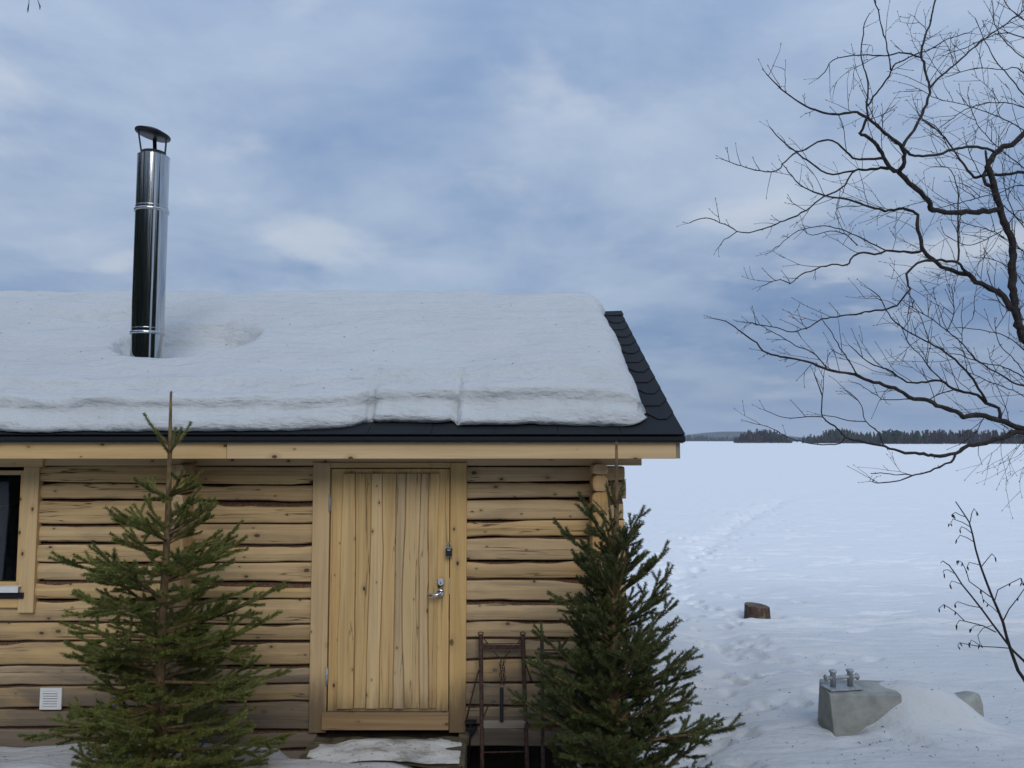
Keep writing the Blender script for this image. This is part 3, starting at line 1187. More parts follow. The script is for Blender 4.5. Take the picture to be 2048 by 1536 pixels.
def disc_y(mb_, x, z, y0, y1, r, sides=24):
    mb_.rings([[(x + r * s * math.cos(a), y, z + r * s * math.sin(a)) for a in (2 * math.pi * j / sides for j in range(sides))]
               for y, s in ((y0, 1.0), (y1 + 0.002, 1.0), (y1, 0.88))])


hand = MB()
disc_y(hand, hx0, hz0 + 0.004, yh + 0.02, yh - 0.008, 0.024)
hand.tube([(hx0, yh - 0.006, hz0), (hx0, yh - 0.045, hz0)], 0.0095, 12)
hand.tube([(hx0 + 0.004, yh - 0.050, hz0), (hx0 - 0.02, yh - 0.054, hz0), (PX(857, 1188, yh), yh - 0.050, hz0 - 0.002)], [0.0105, 0.0115, 0.0105], 12)
part('handle', hand, M['chrome'], door, True)
lock = MB()
lx, lz = PX(882, 1164, yh), PZ(1164, yh)
disc_y(lock, lx, lz, yh + 0.02, yh - 0.010, 0.023)
lk = part('lock', lock, M['chrome'], door)
mb = MB()
mb.box((lx - 0.0022, yh - 0.0125, lz - 0.010), (lx + 0.0022, yh - 0.011, lz + 0.001))
mb.box((lx - 0.006, yh - 0.0125, lz - 0.0075), (lx - 0.0025, yh - 0.011, lz - 0.003))
part('keyhole', mb, M['black_metal'], door)
board('strike_plate', xr0 - 0.0045, xr0 - 0.0015, PZ(1188, YT), PZ(1157, YT), YT - 0.004, YT + 0.03, M['white'], door, 0.0)

# ---- window at the left edge
win = hold('window')
bpy.context.view_layer.update()
cz0, cz1 = PZ(1226, YT), PZ(934, YT)
wx1, wx0 = PX(78, 980, YT) - 0.005, PX(44.5, 1000, YT)
board('casing', wx0, wx1, cz0, cz1, YT, YT + 0.06, M['trim_v'], win)
board('casing', WIN_L - 0.02, PX(86, 925, YT), cz1 + 0.001, PZ(916, YT), YT - 0.004, YT + 0.05, M['trim_h'], win)
board('casing', WIN_L - 0.02, wx0 - 0.001, PZ(1216, YT), PZ(1197.5, YT), YT + 0.003, YT + 0.06, M['trim_h'], win)
board('casing', WIN_L - 0.02, WIN_L + 0.09, cz0, cz1, YT, YT + 0.06, M['trim_v'], win)
xa, xb = WIN_L + 0.091, wx0 - 0.001
YF = YT + 0.014
gx0, gx1 = xa + 0.035, PX(37, 1050, YF)
gz0, gz1 = PZ(1164, YF), PZ(950, YF)
board('frame', gx1, xb, gz0 - 0.02, PZ(941, YF), YF, YF + 0.06, M['trim_v'], win, 0.003)
board('frame', xa, gx0, gz0 - 0.02, PZ(941, YF), YF, YF + 0.06, M['trim_v'], win, 0.003)
board('frame', gx0 + 0.0005, gx1 - 0.0005, gz1, PZ(941, YF), YF + 0.001, YF + 0.06, M['trim_h'], win, 0.003)
board('frame', gx0 + 0.0005, gx1 - 0.0005, gz0 - 0.02, gz0, YF + 0.001, YF + 0.06, M['trim_h'], win, 0.003)
mb = MB()
mb.box((gx0 - 0.004, YF + 0.028, gz0 - 0.004), (gx1 + 0.004, YF + 0.033, gz1 + 0.004))
part('pane', mb, M['glass'], win)
mb = MB()                                   # white sill flashing turned down, black board beneath
sx1 = PX(37, 1180, YT - 0.03)
mb.rings([[(x, YF + 0.01, PZ(1170, YF)), (x, YT - 0.035, PZ(1173, YT - 0.03)), (x, YT - 0.036, PZ(1185, YT - 0.03)), (x, YT - 0.033, PZ(1185, YT - 0.03)),
           (x, YT - 0.032, PZ(1175, YT - 0.03)), (x, YF + 0.01, PZ(1172, YF))] for x in (xa - 0.02, sx1)])
part('sill', mb, M['white'], win)
board('sill_board', WIN_L, PX(46, 1190, YT - 0.012), PZ(1197, YT - 0.012), PZ(1185.5, YT - 0.012), YT - 0.014, YT - 0.001, M['black_metal'], win, 0.002)
mb = MB()                                   # curtain hanging inside
n = 40
pts = []
for k in range(n):
    t = k / (n - 1)
    pts.append((gx1 - 0.02 - 0.42 * t, YF + 0.16 + 0.02 * math.sin(k * 1.7)))
mb.rings([[(x, y, z) for x, y in pts] for z in (gz0 - 0.05, gz0 + 0.30, gz1 - 0.22)], cap=False, closed=False)
part('curtain', mb, M['curtain'], win, True)
mb = MB()
mb.box((WIN_L - 0.3, YW + 1.6, zb_), (WIN_R + 0.3, YW + 1.65, zt_))
part('room_wall', mb, M['dark_room'])

# ---- louvred vent low on the wall
vent = hold('vent')
bpy.context.view_layer.update()
v0, v1 = P(79, 1419, YW - 0.012), P(124, 1376, YW - 0.012)
vy = YW - 0.014
mb = MB()
fr = 0.020
for (a, b, c, d) in ((v0.x, v1.x, v0.z, v0.z + fr), (v0.x, v1.x, v1.z - fr, v1.z), (v0.x, v0.x + fr, v0.z + fr, v1.z - fr), (v1.x - fr * 1.4, v1.x, v0.z + fr, v1.z - fr)):
    mb.box((a, vy, c), (b, vy + 0.010, d))
part('vent_frame', mb, M['white'], vent)
mb = MB()
mb.box((v0.x + 0.01, vy + 0.0115, v0.z + 0.01), (v1.x - 0.01, vy + 0.0135, v1.z - 0.01))
part('dark_backing', mb, M['black_metal'], vent)  # black plate standing in for the shade behind the slats
nsl = 6
ih = (v1.z - v0.z - 2 * fr) / nsl
for k in range(nsl):
    mb = MB()
    z = v0.z + fr + k * ih
    mb.rings([[(x, vy - 0.005, z + ih * 0.30), (x, vy + 0.008, z + ih * 0.92), (x, vy + 0.010, z + ih * 0.92), (x, vy - 0.003, z + ih * 0.30)] for x in (v0.x + fr, v1.x - fr * 1.4)])
    part('slat', mb, M['white'], vent)

# ---- chimney
chim = hold('chimney')
bpy.context.view_layer.update()
YC = 5.70
cxm = PX(294, 700, YC)
rc = 0.1125
zc0 = ZE + (YC - YE) * math.tan(SLOPE) - 0.05
z_a, z_b, z_top = PZ(663, YC - rc), PZ(414, YC - rc), PZ(303, YC - rc)
mb = MB()
mb.lathe([(rc, zc0), (rc, z_a)], (cxm, YC, 0), 64, cap=False)
part('pipe_section', mb, M['steel'], chim, True)
mb = MB()
mb.lathe([(rc + 0.0015, z_a), (rc + 0.0015, z_b)], (cxm, YC, 0), 64, cap=False)
part('pipe_section', mb, M['steel'], chim, True)
mb = MB()
mb.lathe([(rc, z_b), (rc, z_top)], (cxm, YC, 0), 64, cap=False)
part('pipe_section', mb, M['steel'], chim, True)
mb = MB()
mb.lathe([(rc + 0.0012, z_top - 0.004), (rc + 0.0012, z_top + 0.001), (0.085, z_top + 0.002), (0.085, z_top - 0.004)], (cxm, YC, 0), 64, cap=False)
part('top_ring', mb, M['steel'], chim)
for z in (z_a, z_a + 0.035, z_b, z_b + 0.03):
    mb = MB()
    big = z in (z_a, z_b)
    e = 0.010 if big else 0.003
    mb.lathe([(rc + 0.001, z - 0.012), (rc + e, z - 0.009), (rc + e, z + 0.009), (rc + 0.001, z + 0.012)] if big else
             [(rc + 0.001, z - 0.004), (rc + e, z), (rc + 0.001, z + 0.004)], (cxm, YC, 0), 64, cap=False)
    part('clamp_band', mb, M['steel'], chim, True)
mb = MB()
mb.lathe([(rc + 0.025, zc0 - 0.02), (rc + 0.012, zc0 + 0.10), (rc + 0.002, zc0 + 0.105)], (cxm, YC, 0), 48)
part('collar', mb, M['black_metal'], chim, True)
mb = MB()
mb.lathe([(0.086, z_top - 0.05), (0.086, z_top + 0.035), (0.078, z_top + 0.037), (0.074, z_top - 0.05)], (cxm, YC, 0), 40)
part('flue', mb, M['black_metal'], chim, True)
cap_c = P(306, 268, YC)
tilt = Matrix.Rotation(R(10), 3, 'Y') @ Matrix.Rotation(R(-3), 3, 'X')
mb = MB()
prof = [(0.126, -0.010), (0.128, 0.0), (0.126, 0.004), (0.07, 0.028), (0.004, 0.040)]
mb.rings([[cap_c + tilt @ Vector((r * math.cos(a), r * math.sin(a), z)) for a in (2 * math.pi * j / 40 for j in range(40))] for r, z in prof])
part('rain_cap', mb, M['black_metal'], chim, True)
for a, w in ((R(216), 0.017), (R(108), 0.014), (R(2), 0.011)):
    mb = MB()
    b0 = Vector((cxm + 0.083 * math.cos(a), YC + 0.083 * math.sin(a), z_top + 0.0))
    b1 = cap_c + tilt @ Vector((0.105 * math.cos(a), 0.105 * math.sin(a), -0.004))
    t = Vector((-math.sin(a), math.cos(a), 0)) * w
    nn = Vector((math.cos(a), math.sin(a), 0)) * 0.0025
    mb.rings([[q - t - nn, q + t - nn, q + t + nn, q - t + nn] for q in (b0, b1)])
    part('strut', mb, M['black_metal'], chim)

# ------------------------------------------------------------------ snow slab on the roof
ux = np.concatenate([np.arange(-5.72, 0.55, 0.022), 0.55 + 0.33 * np.sin(np.linspace(0, math.pi / 2, 40))])
xedge = 0.885


def foot_v(x):
    """How far up the slope the snow's foot lies."""
    pxv = CX + x / 4.92 * FPX
    v = np.interp(pxv, [-900, 0, 300, 600, 700, 722, 738, 880, 905, 915, 1000, 1060, 1200, 1255, 1280, 1300],
                  [.02, .015, .02, .035, .08, .15, .165, .16, .185, .115, .115, .15, .105, .11, .15, .24])
    return v + 0.020 * fbm(x * 4, x * 0 + 2.0, 4) + 0.012 * fbm(x * 22, x * 0 + 7.0, 2)


def lip_h(x):
    pxv = CX + x / 4.92 * FPX
    h = np.interp(pxv, [-900, 0, 700, 735, 760, 880, 908, 916, 1240, 1300], [.245, .235, .25, .22, .25, .25, .24, .265, .27, .245])
    return h * 1.10 * (1 + 0.08 * fbm(x * 2.5, x * 0 + 5, 2))


fv, lh = foot_v(ux), lip_h(ux)
ker = np.ones(21) / 21
fvs = np.convolve(np.pad(fv, 10, mode='edge'), ker, 'valid')
lhs = np.convolve(np.pad(lh, 10, mode='edge'), ker, 'valid')
endk = np.sqrt(np.clip(1 - (np.clip(ux - 0.55, 0, None) / 0.335) ** 4, 0, 1))   # rounds off at the gable end
# front profile: (forward offset, height fraction)
FP = [(0.000, 0.00), (0.024, 0.03), (0.034, 0.09), (0.026, 0.20), (0.000, 0.34), (-0.034, 0.45), (-0.052, 0.52),
      (-0.052, 0.62), (-0.046, 0.72), (-0.052, 0.82), (-0.076, 0.90), (-0.125, 0.96), (-0.19, 0.985)]
tops = np.concatenate([np.linspace(0.26, SL, 64), SL + np.linspace(0.05, 2.6, 16)])
NV = len(FP) + len(tops)
SV = np.zeros((len(ux), NV, 3))
chx, chy = cxm, YC
for i, x in enumerate(ux):
    xe = x + (0.03 * float(fbm(0, i * 0.0 + 1)) if False else 0)
    for k, (f, h) in enumerate(FP):
        bl_ = float(sstep(4, 11, k))
        foot = np.array(roofp(x, fv[i] * (1 - bl_) + fvs[i] * bl_, 0.022))
        zl = foot[2]
        dz = h * (lh[i] * (1 - bl_) + lhs[i] * bl_) * (endk[i] if k else 1)
        n1 = 0.030 * float(fbm(x * 3.0, h * 3 + 4, 4)) + 0.016 * float(fbm(x * 0.9, h * 16 + 2, 2)) + 0.010 * float(fbm(x * 16, h * 8, 2)) * (1 if k else 0.3)
        slopex = 0.0
        SV[i, k] = (x, foot[1] - f * (0.4 + 0.6 * endk[i]) + n1, zl + dz + 0.006 * float(fbm(x * 5, h * 5 + 9, 2)) * (k > 0))
    for k, v in enumerate(tops):
        wq = 1 - float(sstep(0.26, 0.42, v))
        vv = v + fvs[i] * wq + 0.10 * (1 - wq) * max(0.0, (SL - v) / SL)
        if v <= SL:
            y, zr = YE + min(vv, SL) * CS, ZE + min(vv, SL) * SN
        else:
            y, zr = YR_ + (v - SL) * CS, ZR - (v - SL) * SN
        T = (lhs[i] * wq + 0.25 * (1 - wq)) * (1 - v / SL) + 0.195 * (v / SL) if v <= SL else 0.195
        SV[i, len(FP) + k] = (x, y, zr + 0.02 + T * endk[i])
# surface relief on the top, hollow around the flue pipe
top = SV[:, len(FP):, :]
X, Y = top[:, :, 0], top[:, :, 1]
ek = endk[:, None]
top[:, :, 2] += ek * (0.045 * fbm(X * 0.9 + 3, Y * 1.4, 3) + 0.040 * fbm(X * 2.2, Y * 5.5 + 5, 4))
hol = np.hypot((X - (chx + 0.17)) / 0.55, (Y - (chy + 0.31)) / 0.50)
zroof = ZE + (np.minimum(Y, YR_) - YE) * math.tan(SLOPE)
dep = (1 - sstep(0.70, 1.05, hol + 0.06 * fbm(X * 5, Y * 5, 2)))
top[:, :, 2] -= dep * np.clip(top[:, :, 2] - zroof - 0.035, 0, 0.4) * 0.92
hol2 = np.hypot((X - (chx - 0.85)) / 0.75, (Y - (chy + 1.15)) / 0.28)
top[:, :, 2] -= 0.10 * (1 - sstep(0.3, 1.15, hol2)) * (1 + 1.4 * fbm(X * 6, Y * 6, 3))
# the gable edge wanders and bulges
wob = 0.045 * fbm(Y * 3.0, Y * 0 + 3.3, 3) + 0.024 * fbm(Y * 11, Y * 0 + 1.1, 2)
top[:, :, 0] += wob * sstep(0.45, 0.86, X)
for k in range(len(FP)):
    SV[:, k, 0] += (0.010 * math.sin(k * 1.1)) * sstep(0.6, 0.86, SV[:, k, 0])
# split corner of the two broken joints in the front
for pxj, s in ((735, 0.05), (911, 0.06)):
    xj = (pxj - CX) / FPX * 4.9
    w = np.exp(-((SV[:, :len(FP) + 2, 0] - xj + 0.015 * fbm(SV[:, :len(FP) + 2, 2] * 12, pxj, 2)) / 0.020) ** 2)
    w[:, len(FP) - 3:] *= np.linspace(0.8, 0.0, 5)[None, :]
    SV[:, 1:len(FP) + 2, 1] += (w * s)[:, 1:]
    SV[:, 1:len(FP) + 2, 2] -= (w * 0.015)[:, 1:]
me = grid_mesh('roof_snow', SV.reshape(-1, 3), len(ux), NV)
rsnow = link('roof_snow', me, M['roof_snow'], None, True)
tag(rsnow, 'thick layer of old snow lying on the cabin roof', 'snow', None, 'stuff')
mb = MB()

# ------------------------------------------------------------------ doorstep with ice, key box, vent scoop
step = empty('doorstep', 'mossy wooden doorstep half covered with icy snow below the door', 'doorstep', loc=(PX(770, 1500, 5.2 + DW), 5.2 + DW, ZG - 0.1))
bpy.context.view_layer.update()
sx0, sx1_ = PX(612, 1500, 5.25 + DW), PX(932, 1500, 5.2 + DW)
zs = PZ(1473, 5.36 + DW)
ys = [5.045 + DW, 5.15 + DW, 5.255 + DW, 5.36 + DW]
for k in range(3):
    mb = MB()
    n = 16
    rings = []
    for q in range(n + 1):
        x = sx0 + (sx1_ - sx0) * q / n + (0.02 * k if q == 0 else 0)
        wv_ = 0.006 * math.sin(q * 1.3 + k) + random.uniform(-0.003, 0.003)
        z = zs - 0.012 * (2 - k) + wv_
        rings.append([(x, ys[k] + 0.004, z - 0.045), (x, ys[k] + 0.004 + wv_, z - 0.006), (x, ys[k] + 0.010, z), (x, ys[k + 1] - 0.010, z), (x, ys[k + 1] - 0.004, z - 0.045)])
    mb.rings(rings)
    part('plank', mb, M['mossy'], step)
for xk in (sx0 + 0.06, sx1_ - 0.10):
    mb = MB()
    mb.box((xk, 5.07 + DW, zs - 0.35), (xk + 0.08, 5.34 + DW, zs - 0.07))
    part('bearer', mb, M['mossy'], step)
mb = MB()
mb.box((sx1_ - 0.014, 5.06 + DW, zs - 0.32), (sx1_ - 0.001, 5.355 + DW, zs - 0.06))
part('side_board', mb, M['mossy'], step)
# icy snow left lying on the step
nx, ny = 90, 24
XX, YY = np.meshgrid(np.linspace(sx0 + 0.05, sx1_ - 0.03, nx), np.linspace(5.0 + DW, 5.355 + DW, ny), indexing='ij')
tx = (XX - sx0) / (sx1_ - sx0)
cen = 5.10 + 0.20 * sstep(0.30, 0.55, tx)
shape = 1 - np.hypot((tx - 0.50) / 0.43, (YY - 5.20 - DW - 0.03 * np.sin(tx * 9)) / 0.175)
ZI = zs - 0.008 + 0.042 * np.clip(shape, -0.7, 0.6) + 0.022 * fbm(XX * 5, YY * 8, 4)
o = link('step_snow', grid_mesh('step_snow', np.stack([XX, YY, ZI], -1).reshape(-1, 3), nx, ny), M['ice'], None, True)
tag(o, 'patch of icy dirty snow lying on the mossy doorstep', 'snow', None, 'stuff')

kb = empty('key_box', 'small black key lock box hanging by its shackle on the right door casing', 'lock box', loc=tuple(P(897, 1113, YT - 0.03)))
bpy.context.view_layer.update()
k0, k1 = P(891.5, 1113, YT - 0.035), P(903.5, 1096, YT - 0.035)
mb = MB()
mb.box((k0.x - 0.001, YT - 0.036, k0.z), (k1.x + 0.001, YT - 0.008, k1.z))
part('body', mb, M['black_plastic'], kb, bevel=0.004)
mb = MB()
mb.box((k0.x - 0.003, YT - 0.030, k0.z - 0.004), (k1.x + 0.003, YT - 0.012, k0.z + 0.0015))
mb.box((k0.x - 0.003, YT - 0.030, k1.z - 0.0015), (k1.x + 0.003, YT - 0.012, k1.z + 0.003))
part('rim', mb, M['galv'], kb, bevel=0.001)
mb = MB()
kc = (k0.x + k1.x) / 2
mb.box((kc - 0.010, YT - 0.0385, k1.z - 0.017), (kc + 0.011, YT - 0.0365, k1.z - 0.009))
part('dial_window', mb, M['galv'], kb)
mb = MB()
mb.tube([(kc + 0.015 * math.cos(a), YT - 0.022, k1.z + 0.004 + 0.026 * max(0, math.sin(a)) + (0 if math.sin(a) > 0 else -0.004))
         for a in np.linspace(0, math.pi, 12)], 0.0032, 8)
part('shackle', mb, M['galv'], kb, True)
mb = MB()
mb.tube([(kc, YT + 0.01, k1.z + 0.034), (kc, YT - 0.026, k1.z + 0.030), (kc, YT - 0.030, k1.z + 0.042)], 0.0028, 6)
part('hook', mb, M['galv'], kb)

sc_ = empty('scoop', 'small pale blue plastic scoop hung on the wall beside the vent', 'scoop', loc=tuple(P(219, 1436, YW - 0.06)))
bpy.context.view_layer.update()
c = P(219, 1428, YW - 0.065)
mb = MB()
mb.lathe([(0.018, -0.030), (0.040, -0.022), (0.052, 0.028), (0.055, 0.030), (0.050, 0.028), (0.037, -0.018), (0.002, -0.024)], tuple(c), 28)
part('bowl', mb, M['blue'], sc_, True)
mb = MB()
mb.tube([c + Vector((0.0, 0.05, 0.02)), c + Vector((0.0, 0.06, 0.08)), c + Vector((0.0, 0.06, 0.14))], [0.008, 0.007, 0.006], 8)
part('handle', mb, M['blue'], sc_, True)

# ------------------------------------------------------------------ sledges leaning on the wall


def rod(mb_, pts, r, sides=10):
    mb_.tube(pts, r, sides)
    return mb_


def bar(name, pts, r, parent, mat=M['rust'], sides=10):
    mb_ = MB()
    mb_.tube(pts, r, sides)
    return part(name, mb_, mat, parent, True)


YS = YW - 0.05
YSB = YW - 0.26           # the feet stand away from the wall
sled = empty('kick_sledge', 'rusty steel freight sledge leaning upright on the logs beside the door', 'sledge', loc=tuple(P(1005, 1530, YSB)))
bpy.context.view_layer.update()


def lean(px, py):
    t = (py - 1268) / (1545 - 1268)
    return P(px, py, YS + (YSB - YS) * max(0, min(1, t)))


for xt, xb in ((961.5, 964.5), (1045.5, 1055)):
    mb = MB()
    pts = [lean(xt + (xb - xt) * t, 1268 + 282 * t) for t in np.linspace(0, 1, 8)]
    mb.tube(pts, [0.016, 0.0145] + [0.0135] * 6, 12)
    run = part('runner', mb, M['rust'], sled, True)
    mb = MB()
    t0 = pts[0]
    ring = [t0 + Vector((0.017 * math.cos(a), 0, 0.004 + 0.009 * math.sin(a))) for a in np.linspace(0, 2 * math.pi, 17)]
    mb.tube(ring, 0.0035, 6, cap=False)
    part('eye', mb, M['rust'], sled, True)
mb = MB()
a, b = lean(964, 1294), lean(1044, 1293)
mb.box((a.x, a.y - 0.012, a.z - 0.012), (b.x, a.y + 0.008, a.z + 0.013))
part('cross_bar', mb, M['rust'], sled, bevel=0.003)
bar('cross_rod', [lean(964, 1288), lean(1044, 1287)], 0.0035, sled)
bar('brace', [lean(966, 1275), lean(976, 1288)], 0.0035, sled)
bar('brace', [lean(1043, 1275), lean(1035, 1288)], 0.0035, sled)
wl = Vector((0, 0.03, 0))
bar('brace', [lean(958, 1340), lean(949, 1372) + wl, lean(932, 1445) + wl * 2], 0.0055, sled)
bar('brace', [lean(1050, 1325), lean(1064, 1366) + wl], 0.0055, sled)
bar('brace', [lean(968, 1432), lean(977, 1413) + wl], 0.005, sled)
mb = MB()
a, b = lean(967, 1456), lean(1051, 1441)
mb.box((a.x, a.y - 0.004, a.z), (b.x, a.y + 0.022, b.z))
part('slat', mb, M['old'], sled, bevel=0.002)
bar('cross_rod', [lean(966, 1505), lean(1052, 1503)], 0.005, sled)
bar('hanger', [lean(987, 1302), lean(995, 1312), lean(1002, 1318)], 0.004, sled)
bar('hanger', [lean(1021, 1301), lean(1012, 1311), lean(1006, 1318)], 0.004, sled)
# the chain: separate oval links hanging in two strands
kk = 0
for x0, x1, y0, y1 in ((1001, 1003, 1318, 1368), (1007, 1009, 1318, 1368)):
    nl = 9
    for q in range(nl):
        t = (q + 0.5) / nl
        c = lean(x0 + (x1 - x0) * t + 1.2 * math.sin(q * 1.9 + x0), y0 + (y1 - y0) * t) + Vector((0, -0.012, 0))
        axis = Vector((1, 0, 0)) if (q + kk) % 2 else Vector((0.25, 0.97, 0))
        mb = MB()
        mb.tube([c + axis * 0.0065 * math.cos(a) + Vector((0, 0, 0.0135 * math.sin(a))) for a in np.linspace(0, 2 * math.pi, 11)], 0.0026, 5, cap=False)
        part('chain_link', mb, M['rust'], sled, True)
    kk += 1
mb = MB()
a, b = lean(999.5, 1441), lean(1007.5, 1367)
mb.box((a.x, a.y - 0.03, a.z), (b.x, a.y - 0.018, b.z))
part('strap', mb, M['black_metal'], sled, bevel=0.003)

sled2 = empty('kick_sledge', 'dark sledge runner leaning on the wall, mostly hidden by the right spruce', 'sledge', loc=tuple(P(1110, 1530, YSB)))
bpy.context.view_layer.update()
for xt, xb in ((1084, 1086), (1166, 1170)):
    mb = MB()
    mb.box((-0.011, -0.008, 0), (0.011, 0.010, 1))
    pts = [lean(xt, 1281), lean(xb, 1545)]
    mb = MB()
    rings = [[q + Vector((sx * 0.012, sy * 0.010, 0)) for sx, sy in ((-1, -1), (1, -1), (1, 1), (-1, 1))] for q in pts]
    mb.rings(rings)
    part('runner', mb, M['rust'], sled2)
bar('cross_rod', [lean(1085, 1300), lean(1167, 1300)], 0.004, sled2)
mb = MB()
a, b = lean(1088, 1309), lean(1165, 1305)
mb.box((a.x, a.y - 0.006, a.z), (b.x, a.y + 0.008, b.z))
part('cross_bar', mb, M['rust'], sled2)
bar('cross_bar', [lean(1086, 1440), lean(1168, 1440)], 0.008, sled2)

# small iron bracket standing by the doorstep
br = empty('iron_bracket', 'small dark iron bracket beside the right door casing near the ground', 'bracket', loc=tuple(P(940, 1500, YW - 0.05)))
bpy.context.view_layer.update()
q = lambda px, py: P(px, py, YW - 0.05)
mb = MB()
a = q(930, 1446)
mb.box((a.x, a.y - 0.02, a.z), (q(953, 1446).x, a.y + 0.03, q(930, 1442).z))
part('plate', mb, M['black_metal'], br)
mb = MB()
a = q(932, 1458)
mb.box((a.x, a.y - 0.02, a.z), (q(955, 1446).x, a.y + 0.03, q(930, 1453.5).z))
part('plate', mb, M['black_metal'], br)
bar('rod', [q(937, 1443), q(943, 1455), q(940, 1478), q(936, 1530)], 0.006, br, M['black_metal'])
bar('rod', [q(953, 1456), q(941, 1475)], 0.005, br, M['black_metal'])

# ------------------------------------------------------------------ chopping stump
st_z = gz_at(STP.x, STP.y)
stump = empty('tree_stump', 'short round chopping block with reddish bark standing in the snow', 'stump', loc=(STP.x, STP.y, st_z))
bpy.context.view_layer.update()
mb = MB()
rr = random.Random(9)
ns = 36
ph = [rr.uniform(0.94, 1.05) for _ in range(ns)]
ph = [(ph[k - 1] + ph[k] * 2 + ph[(k + 1) % ns]) / 4 for k in range(ns)]
top_t = lambda x, y: -0.022 * x / 0.2 + 0.006 * y / 0.2
STY = STP.y + 0.20
H0 = 0.27
prof = [(0.218, -0.12), (0.212, 0.05), (0.205, 0.16), (0.200, H0 - 0.012), (0.190, H0)]
rings = []
for r, z in prof:
    rg = []
    for j in range(ns):
        a = 2 * math.pi * j / ns
        x, y = r * ph[j] * math.cos(a), r * ph[j] * math.sin(a)
        rg.append((STP.x + x, STY + y, st_z - 0.02 + z + (top_t(x, y) if z > 0.1 else 0)))
    rings.append(rg)
mb.rings(rings, cap=False)
part('bark', mb, M['stump_bark'], stump, True)
mb = MB()
mb.rings([rings[-1], [tuple(Vector((STP.x, STY, st_z - 0.02 + H0)).lerp(Vector(p), 0.05)) for p in rings[-1]]], cap=True)
o = part('cut_face', mb, M['stump_top'], stump)

# ------------------------------------------------------------------ concrete mooring block
bz = gz_at(BLK.x, BLK.y)
blk = empty('mooring_block', 'grey concrete mooring block with a galvanised double bollard, half buried in snow', 'mooring block', loc=(BLK.x, BLK.y, bz))
bpy.context.view_layer.update()
YB = BLK.y - 0.02
f = lambda px, py, dy=0.0: P(px, py, YB + dy)
# leaning front left corner; the right half vanishes under the drift
bk = 0.26
tl, tr, bl, br_ = f(1660, 1390), f(1800, 1396), f(1668, 1472), f(1800, 1480)
lx_, lb_ = f(1641, 1383, bk), f(1637, 1452, bk)
base_z = bl.z - 0.15
top_z = tl.z
mb = MB()
rx = tr.x + 0.03
low = [(lb_.x, YB + bk, base_z), (bl.x, YB - 0.005, base_z), (rx, YB + 0.03, base_z), (rx + 0.02, YB + 0.34, base_z), (lb_.x + 0.03, YB + 0.36, base_z)]
mid = [(lb_.x, YB + bk, lb_.z), (bl.x, YB - 0.005, bl.z), (rx, YB + 0.03, bl.z), (rx + 0.02, YB + 0.34, bl.z), (lb_.x + 0.03, YB + 0.36, lb_.z)]
hi = [(lx_.x, YB + bk, top_z + 0.02), (tl.x, YB + 0.01, top_z), (rx, YB + 0.03, top_z - 0.008), (rx + 0.02, YB + 0.33, top_z + 0.012), (lx_.x + 0.03, YB + 0.35, top_z + 0.022)]
mb.rings([low, mid, hi])
part('concrete_body', mb, M['concrete'], blk, bevel=0.008)
# double bollard
pz = top_z + 0.010
b1, b2 = f(1667, 1389, 0.13), f(1701, 1386, 0.155)
plate_c = (b1 + b2) / 2
mb = MB()
rotp = math.atan2(b2.y - b1.y, b2.x - b1.x)
for q in [0]:
    ax, ay = Vector((math.cos(rotp), math.sin(rotp), 0)), Vector((-math.sin(rotp), math.cos(rotp), 0))
    cpt = Vector((plate_c.x, plate_c.y, pz))
    co = [cpt + ax * sx * 0.145 + ay * sy * 0.075 for sx, sy in ((-1, -1), (1, -1), (1, 1), (-1, 1))]
    mb.rings([co, [p + Vector((0, 0, 0.012)) for p in co]])
part('base_plate', mb, M['galv'], blk, bevel=0.002)
for b_ in (b1, b2):
    mb = MB()
    mb.lathe([(0.022, pz + 0.012), (0.022, pz + 0.122), (0.027, pz + 0.126), (0.031, pz + 0.132), (0.031, pz + 0.140), (0.024, pz + 0.146)], (b_.x, b_.y, 0), 24)
    part('post', mb, M['galv'], blk, True)
mb = MB()
cz_ = pz + 0.085
d = (Vector((b2.x, b2.y, cz_)) - Vector((b1.x, b1.y, cz_))).normalized()
e0, e1 = Vector((b1.x, b1.y, cz_)) - d * 0.072, Vector((b2.x, b2.y, cz_)) + d * 0.072
mb.tube([e0, e0 + d * 0.006, e0 + d * 0.012, e0 + d * 0.022, e1 - d * 0.022, e1 - d * 0.012, e1 - d * 0.006, e1],
        [0.022, 0.028, 0.028, 0.0165, 0.0165, 0.028, 0.028, 0.022], 20)
part('cross_arm', mb, M['galv'], blk, True)

# corner of rubble poking out of the same drift
rp_ = P(1925, 1408, YB + 0.25)
mb = MB()
rr = random.Random(4)
pts = []
for j in range(7):
    a = 2 * math.pi * j / 7
    pts.append((rr.uniform(0.85, 1.1) * 0.17 * math.cos(a), rr.uniform(0.85, 1.1) * 0.12 * math.sin(a)))
mb.rings([[(rp_.x + x * s, rp_.y + y * s, rp_.z + z + 0.15 * x * (z > 0)) for x, y in pts] for z, s in ((-0.25, 1.15), (0.0, 1.1), (0.055, 0.95), (0.075, 0.6))])
o = mb.build('rock', M['concrete'], None, False, 0.012)
tag(o, 'rough grey rock corner poking out at the right end of the snow mound', 'rock')


# ------------------------------------------------------------------ spruces


